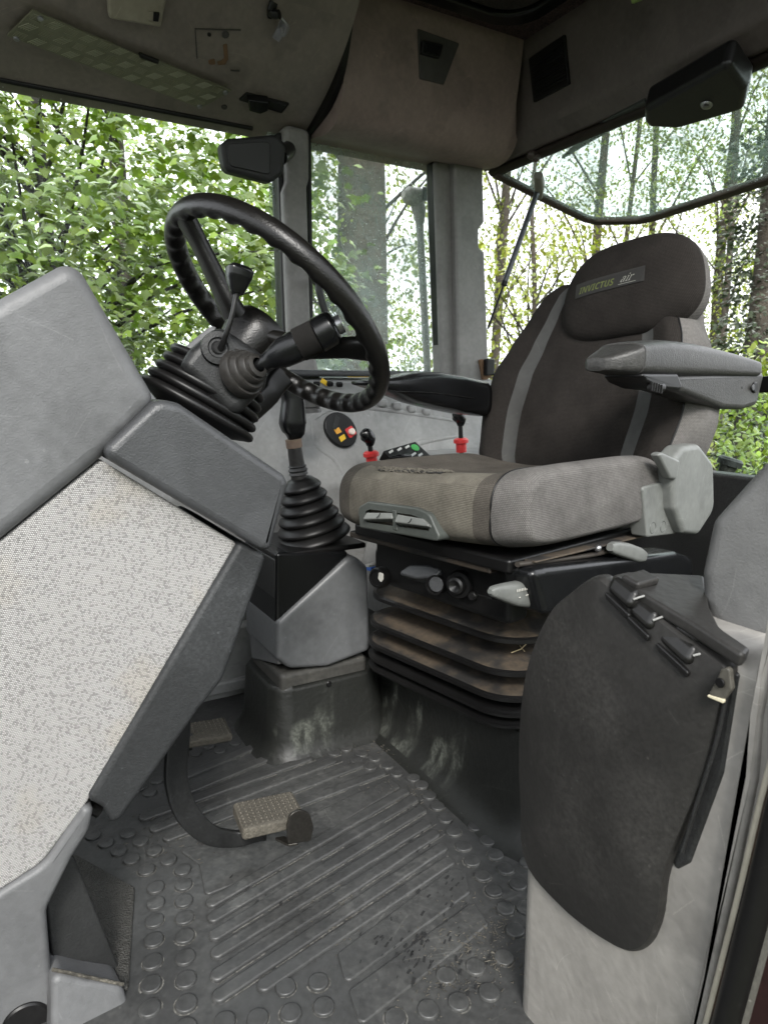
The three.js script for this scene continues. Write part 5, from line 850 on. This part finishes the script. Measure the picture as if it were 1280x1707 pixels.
// ================================================================ REAR HATCH
{
  const h0 = V(1.40, 1.372, -1.0), hd = V(1.772, 1.262, -1.0).sub(h0).normalize(), hn = V(0, 0, 1).cross(hd).normalize(); if (hn.y > 0) hn.negate();
  const q = (x, y, l = 0) => onP(x, y, h0.clone().addScaledVector(hn, l), hn);
  const t = thing('rear_hatch', 'open rear glass hatch with rusty frame swung up behind the seat', 'hatch window', h0);
  const c1 = q(818, 286), c2 = q(985, 369), c3 = q(1074, 367), c4 = q(1290, 296); const ln = (p, x) => p;
  const c5 = c4.clone().lerp(c3, -1.1), c6 = V(1.40, 1.372, c5.z + 0.05), c7 = V(1.40, 1.372, c1.z);
  part(t, 'pane', slab([c7, c2, c3, c5, c6], hn, 0.005, { r: 0.01, bevel: 0.001 }), glassGreen);
  const fm = M([0.13, 0.10, 0.085], 0.6, { map: T.dusty });
  part(t, 'frame', sweep([c7.clone().add(V(-0.01, 0.004, 0)), c7.clone().lerp(c2, 0.5), c2.clone().lerp(c7, 0.06), c2.clone().lerp(c3, 0.12), c3.clone().lerp(c2, 0.12), c3.clone().lerp(c5, 0.04), c5], [0.013, 0.010], { up: hn, e: 0.5 }), fm, 'brown weathered frame edge');
  const hp = (x, z) => { const s = (x - h0.x) / hd.x; return h0.clone().addScaledVector(hd, s).setZ(z).addScaledVector(hn, 0.003); };
  part(t, 'dust_haze_film', slab([c7, c2, c3, c5, c6].map(p => p.clone().addScaledVector(hn, 0.002)), hn, 0.0006, { r: 0.01, bevel: 0.0001 }), filmM);  // hatch film: dust plus the glass's reflection haze, painted
  grime(t, (x, z) => { const s = (x - c7.x) / (c2.x - c7.x), zmin = c7.z + (c2.z - c7.z) * s; return z < zmin + 0.02 ? null : { p: hp(x, z), n: hn }; }, [1.41, -1.85, 1.765, -0.7], 3200, 73, speckM, 0.0026);
  for (const [x, y] of [[885, 258], [893, 263]]) part(t, 'bolt_stud', new THREE.SphereGeometry(0.012, 16, 10).translate(...q(x, y, 0.012).toArray()), M([0.06, 0.045, 0.04], 0.5));
  // wiper on the far side of the glass
  const w = thing('rear_wiper', 'folded rear wiper arm and blade on the hatch glass', 'wiper', q(1000, 225, -0.02));
  part(w, 'blade', sweep([q(938, 262, -0.012), q(1010, 205, -0.014), q(1078, 168, -0.012)], [[0.004, 0.004], [0.012, 0.006], [0.008, 0.006]], { smooth: 12, up: hn, e: 0.6 }), M([0.04, 0.045, 0.04], 0.6));
  part(w, 'arm', sweep([q(945, 258, -0.022), q(1010, 218, -0.028), q(1090, 176, -0.02)], [[0.004, 0.004], [0.006, 0.005], [0.008, 0.006]], { smooth: 12, up: hn }), M([0.10, 0.085, 0.07], 0.6, { map: T.dusty }));
  const b = thing('wiper_motor_cover', 'black box cover of the wiper motor under the hatch glass', 'cover', q(1150, 160, 0.03));
  part(b, 'cover', slab(pix([[1072, 183, 0.004], [1213, 104, 0.012], [1244, 150, 0.012], [1238, 186, 0.02], [1130, 217, 0.03], [1080, 214, 0.01], [1073, 205, 0.006]], (x, y) => q(x, y, 0.058)), hn, 0.056, { bevel: 0.012, seg: 4 }), M([0.028, 0.028, 0.03], 0.38, { map: T.dusty }));
  const s = part(b, 'lock_screw', turned([[0, 0.006], [0.005, 0.006], [0.010, 0.004], [0.0125, 0], [0.012, -0.004]], q(1177, 175, 0.0585), hn, 24), steel); part(s, 'screw_slot', rbox(q(1177, 175, 0.064), [0.010, 0.002, 0.002], 0.0005, V(1, 0, 0.5)), blackPl);
  part(b, 'hinge_block', sweep([V(1.40, 1.36, q(1100, 190).z), V(1.40, 1.352, q(1205, 120).z)], [0.014, 0.012], { e: 0.6 }), M([0.05, 0.036, 0.03], 0.6));
  // gas strut
  const top = q(898, 312, 0.012), bot = onZ(813, 548, -1.70), g = thing('gas_strut', 'thin black gas strut propping the rear hatch open', 'strut', bot), mid = top.clone().lerp(bot, 0.66);
  part(g, 'cylinder', sweep([top, mid], [0.0085, 0.0085]), M([0.10, 0.105, 0.12], 0.3, { metal: 0.5 }));
  part(g, 'rod', sweep([mid, bot], [0.004, 0.004]), blackPl); part(g, 'rod_end', disc(mid, bot.clone().sub(mid), 0.0095, 0.014), blackPl);
  part(g, 'end_bracket', sweep([q(897, 292, 0.016), q(899, 308, 0.016), q(898, 326, 0.014)], [[0.010, 0.012], [0.016, 0.014], [0.012, 0.012]], { smooth: 10, e: 0.6, up: nZ }), M([0.30, 0.28, 0.25], 0.6, { map: T.plastic }));
}
{ // rear left glass with black rail, seen past the seat
  const x = 1.40, t = thing('rear_window', 'lower rear window pane behind the seat side', 'window', V(x, 0.5, -0.75));
  part(t, 'pane', slab(pix([[1196, 640], [1330, 640], [1330, 900], [1190, 900]], (a, b) => onX(a, b, x)), nx, 0.005, { r: 0.004, bevel: 0.001 }), glassGreen);
  part(t, 'upper_rail', slab(pix([[1262, 628], [1330, 622], [1330, 652], [1262, 655]], (a, b) => onX(a, b, x - 0.02)), nx, 0.02, { r: 0.004 }), blackPl);
  const w = thing('rear_cab_wall', 'dark lower rear wall behind the seat', 'wall', V(1.38, 0, -1.0));
  part(w, 'panel', rbox(V(1.41, 0.28, -1.04), [0.05, 0.56, 1.46], 0.01), darkPl);
  const l = thing('rear_work_lamp', 'grey lamp bracket outside the lower rear window', 'lamp', onX(1205, 800, 1.6));
  part(l, 'bracket', sweep([onX(1190, 860, 1.6), onX(1204, 800, 1.6), onX(1216, 772, 1.6)], [[0.02, 0.02], [0.016, 0.016], [0.03, 0.02]], { smooth: 10 }), M([0.10, 0.10, 0.10], 0.5, { map: T.dusty }));
  part(l, 'cap', disc(onX(1214, 776, 1.6), V(0.2, 1, 0.2), 0.03, 0.02, 0.006), darkPl);
}

// ================================================================ WOODLAND OUTSIDE
function leafMat(rgb) { const m = new THREE.MeshPhysicalMaterial({ color: new THREE.Color().setRGB(...rgb), roughness: 0.75, transmission: 0.5, thickness: 0, side: THREE.DoubleSide }); return m; }
function leafGeo(size, lobes) {
  const pts = []; const n = lobes ? 10 : 6; const prof = lobes ? [1, 0.62, 0.86, 0.5, 0.62, 0.30, 0.62, 0.5, 0.86, 0.62] : [1, 0.75, 0.55, 0.55, 0.55, 0.75];
  const pos = [0, 0.012 * size * 0, 0], idx = []; const off = 0.42;
  for (let i = 0; i < n; i++) { const a = i / n * 2 * Math.PI, r = prof[i] * 0.5 * size; const x = Math.sin(a) * r * (lobes ? 1.05 : 0.75), y = Math.cos(a) * r + off * size; pos.push(x, y, -Math.abs(x) * 0.38 - 0.35 * (y - off * size) * (y - off * size) / size); }
  pos[1] = off * size; for (let i = 0; i < n; i++) idx.push(0, 1 + (i + 1) % n, 1 + i);
  const g = new THREE.BufferGeometry(); g.setAttribute('position', new THREE.Float32BufferAttribute(pos, 3)); g.setIndex(idx); g.computeVertexNormals(); g.setAttribute('uv', new THREE.Float32BufferAttribute(new Float32Array(pos.length / 3 * 2), 2)); return g;
}
const bark = M([0.22, 0.185, 0.145], 0.95, { map: T.rubber, bump: T.fine, bs: 0.02 }), barkDk = M([0.07, 0.062, 0.05], 0.95, { map: T.rubber });
const LG = { maple: leafGeo(0.09, true), small: leafGeo(0.075, false), ivy: leafGeo(0.07, true), far: leafGeo(0.085, false) };
const up_ = V(0, 1, 0);
// tree: foot x,z; height; trunk radius; crown boxes [[cx,cy,cz, rx,ry,rz, sprays]]
function tree(name, label, group, x, z, h, r, lean, crown, lg, rgb, sd, o = {}) {
  const s0 = seed; seed = sd; const base = V(x, -1.15, z), t = thing(name, label, o.cat ?? 'tree', base, 0, group);
  const tp = []; for (let i = 0; i <= 5; i++) tp.push(base.clone().add(V(lean[0] * i / 5 * h + (i ? rr(-.05, .05) : 0), h * i / 5, lean[1] * i / 5 * h + (i ? rr(-.05, .05) : 0))));
  const limbs = []; const at = f => { const q = f * 5, i = Math.min(4, Math.floor(q)); return tp[i].clone().lerp(tp[i + 1], q - i); };
  if (!o.noTrunk) part(t, 'trunk', sweep(tp, tp.map((_, i) => [r * (1 - 0.6 * i / 5) * (i ? 1 : 1.25), r * (1 - 0.6 * i / 5) * (i ? 1 : 1.25)]), { smooth: 24, n: 14, up: V(1, 0, 0.2) }), o.bark ?? bark);
  const mats = []; const tints = [];
  const leaves = [];
  for (const [cx, cy, cz, rx, ry, rz, N, per] of crown) for (let k = 0; k < N; k++) {
    let a, b, c; do { a = rr(-1, 1); b = rr(-1, 1); c = rr(-1, 1); } while (a * a + b * b + c * c > 1);
    const C = V(cx + a * rx, cy + b * ry, cz + c * rz), f = clamp((C.y - base.y) / h * rr(0.6, 0.85), 0.15, 0.95), st = at(f);
    const far = C.distanceTo(st);
    if (!o.noTrunk && rnd() < (o.limbs ?? 0.25)) { const m = st.clone().lerp(C, 0.5).add(V(rr(-.1, .1), rr(0, .15) * far, rr(-.1, .1))); const lr = Math.min(r * 0.35, 0.006 + 0.008 * far); limbs.push(sweep([st, m, C], [[lr, lr], [lr * 0.6, lr * 0.6], [0.003, 0.003]], { smooth: 6, n: 5 })); }
    const dir = C.clone().sub(st).setY(0).normalize().add(V(rr(-.6, .6), rr(-.35, .1), rr(-.6, .6))).normalize(), L = o.spray ?? 0.45;
    const tone = 0.5 + 0.8 * rnd();
    for (let j = 0; j < per; j++) {
      const e = rr(-0.5, 0.6), p = C.clone().addScaledVector(dir, e * L).add(V(rr(-.16, .16), rr(-.09, .09) - 0.15 * e * e, rr(-.16, .16)).multiplyScalar(o.fluff ?? 1));
      const tip = dir.clone().multiplyScalar(0.5).add(V(rr(-.8, .8), rr(-.9, 0.05), rr(-.8, .8))).normalize(), nrm = V(rr(-.45, .45), 1, rr(-.45, .45)).normalize();
      const xx = tip.clone().cross(nrm).normalize(), zz = xx.clone().cross(tip); const s = rr(0.6, 1.15);
      mats.push(new THREE.Matrix4().makeBasis(xx, tip, zz).scale(V(s, s, s)).setPosition(p.x - base.x, p.y - base.y, p.z - base.z));
      const q = tone * rr(0.88, 1.14); tints.push(new THREE.Color(q * rr(0.9, 1.12), q, q * rr(0.7, 1.1)));
    }
  }
  if (limbs.length) part(t, 'branches', merge(limbs), o.bark ?? barkDk).userData.kind = 'stuff';
  const im = new THREE.InstancedMesh(lg, leafMat(rgb), mats.length); mats.forEach((m, i) => { im.setMatrixAt(i, m); im.setColorAt(i, tints[i]); });
  im.name = o.crownName ?? 'crown'; im.userData.kind = 'stuff'; im.castShadow = im.receiveShadow = true; t.add(im); seed = s0; return t;
}
const G1 = [0.165, 0.255, 0.016], G2 = [0.22, 0.305, 0.022], G3 = [0.28, 0.33, 0.028], GD = [0.035, 0.06, 0.018];
tree('maple_tree', 'leafy maple tree filling the door window', undefined, 0.35, -5.2, 6.5, 0.06, [0.02, 0], [[0.55, 1.5, -4.3, 1.6, 1.4, 0.8, 520, 20], [-0.6, 1.6, -4.8, 1.0, 1.6, 1.0, 130, 16], [0.3, -0.2, -4.6, 1.8, 0.8, 0.8, 80, 16]], LG.maple, G1, 101, { limbs: 0.08, bark: barkDk });
tree('maple_tree', 'pale green maple further back behind the leafy maple', undefined, 1.5, -8.5, 9, 0.12, [0, 0], [[0.9, 2.6, -8, 2.6, 2.6, 1.6, 560, 20], [2.4, 1.0, -8.4, 1.2, 1.4, 1, 60, 14]], LG.maple, G2, 102, { limbs: 0.05 });
tree('big_trunk_tree', 'thick trunked tree behind the quarter window', undefined, 3.92, -7.3, 10, 0.36, [0.005, 0], [[4.2, 4.6, -7.4, 2.2, 1.6, 1.6, 160, 18], [3.4, 2.1, -7.8, 1.1, 1.6, 0.8, 200, 18], [5.3, 1.8, -8.2, 0.9, 1.6, 0.7, 130, 18], [4.2, 1.0, -9.6, 2.2, 1.8, 0.6, 150, 16]], LG.small, G2, 103, { limbs: 0.05 });
tree('hedge_bush', 'dense green bush under the thick trunked tree', undefined, 3.7, -8.6, 2.5, 0.04, [0, 0], [[3.9, 0.1, -8.5, 2.0, 1.3, 0.8, 200, 18], [1.5, -0.2, -8.2, 2.0, 1.0, 0.8, 120, 16]], LG.small, G1, 104, { cat: 'bush', noTrunk: true });
const slim = [[6.6, -8.2, 0.05, 0.03], [7.2, -9.0, 0.07, 0.03], [8.6, -8.2, 0.09, 0.015], [9.3, -8.5, 0.055, 0.05], [10.2, -8.3, 0.075, -0.02], [10.6, -7.4, 0.10, 0.01], [11.4, -7.2, 0.06, 0.03], [9.6, -6.4, 0.06, -0.03], [12.5, -7.4, 0.09, 0], [11.0, -5.9, 0.07, 0.03]];
slim.forEach(([x, z, r, l], i) => tree('slender_tree', 'slender woodland tree with thin bare stem behind the rear opening', 'slender trees behind the rear opening', x, z, 10, r, [l, l * 0.5], [[x, 4.4, z, 1.8, 2.6, 1.6, 120, 22], [x + 0.2, 1.6, z - 0.2, 1.5, 1.6, 1.3, 60, 20]], LG.far, i % 3 === 1 ? G2 : G3, 200 + i, { limbs: 0.05, bark, spray: 0.7, fluff: 1.6 }));
tree('yellow_green_sapling', 'yellow green sapling just outside the rear corner post', undefined, 4.3, -5.0, 4.5, 0.035, [0.03, 0.02], [[4.5, 1.3, -4.9, 0.9, 1.1, 0.7, 130, 16]], LG.small, G3, 301, { limbs: 0.15, spray: 0.35 });
tree('ivy_tree', 'dark ivy covered trunk at the side of the seat', undefined, 6.6, -4.15, 8, 0.14, [0, 0], [[6.6, 1.2, -4.15, 0.34, 2.6, 0.34, 330, 14]], LG.ivy, GD, 302, { limbs: 0, fluff: 0.7, spray: 0.15, crownName: 'ivy' });
tree('bright_bush', 'bright green bush in front of the ivy trunk', undefined, 5.2, -3.3, 2.4, 0.03, [0, 0], [[5.3, 0.55, -3.3, 0.6, 0.55, 0.5, 90, 16], [5.0, -0.1, -2.9, 1.0, 0.6, 0.8, 120, 16]], LG.small, G2, 303, { cat: 'bush', noTrunk: true });
tree('low_hedge', 'low green hedge behind the rear trees', undefined, 9.5, -9.5, 2, 0.03, [0, 0], [[9.0, 0.0, -10.5, 3.0, 1.6, 1.0, 220, 18], [12.5, 0.0, -8.0, 2.0, 1.6, 2.0, 220, 18]], LG.small, G3, 304, { cat: 'hedge', noTrunk: true, spray: 0.8 });
tree('distant_wood', 'distant woodland foliage behind all the window trees', undefined, 6, -14, 8, 0.1, [0, 0], [[0, 2.5, -14, 4, 4.5, 1.5, 330, 20], [6, 2.5, -14, 4, 4.5, 1.5, 330, 20], [11.5, 1.4, -13, 3.5, 3.4, 1.5, 130, 20], [16, 0.8, -10, 3, 2.8, 2, 110, 20], [18, 0.6, -6, 2.5, 3.0, 2.5, 120, 20]], leafGeo(0.16, false), G3, 305, { cat: 'woodland', noTrunk: true, spray: 1.2, fluff: 2.6 });
tree('added_hedge', 'dense hedge added behind the camera to dim light at the open door', undefined, 0, 7.5, 4, 0.1, [0, 0], [[-3.5, 0.6, 7.5, 4, 2.6, 1.2, 190, 16], [3.5, 0.8, 7.0, 4, 2.8, 1.2, 190, 16], [9, 0.6, 5.0, 3.5, 2.6, 2, 120, 16], [-8, 0.6, 3.0, 2, 2.6, 4, 120, 16]], leafGeo(0.36, false), G1, 401, { cat: 'hedge', noTrunk: true, spray: 1.1, fluff: 2.4 });  // unseen hedge, added to darken reflections and cut low sky light

renderer.render(scene, camera);
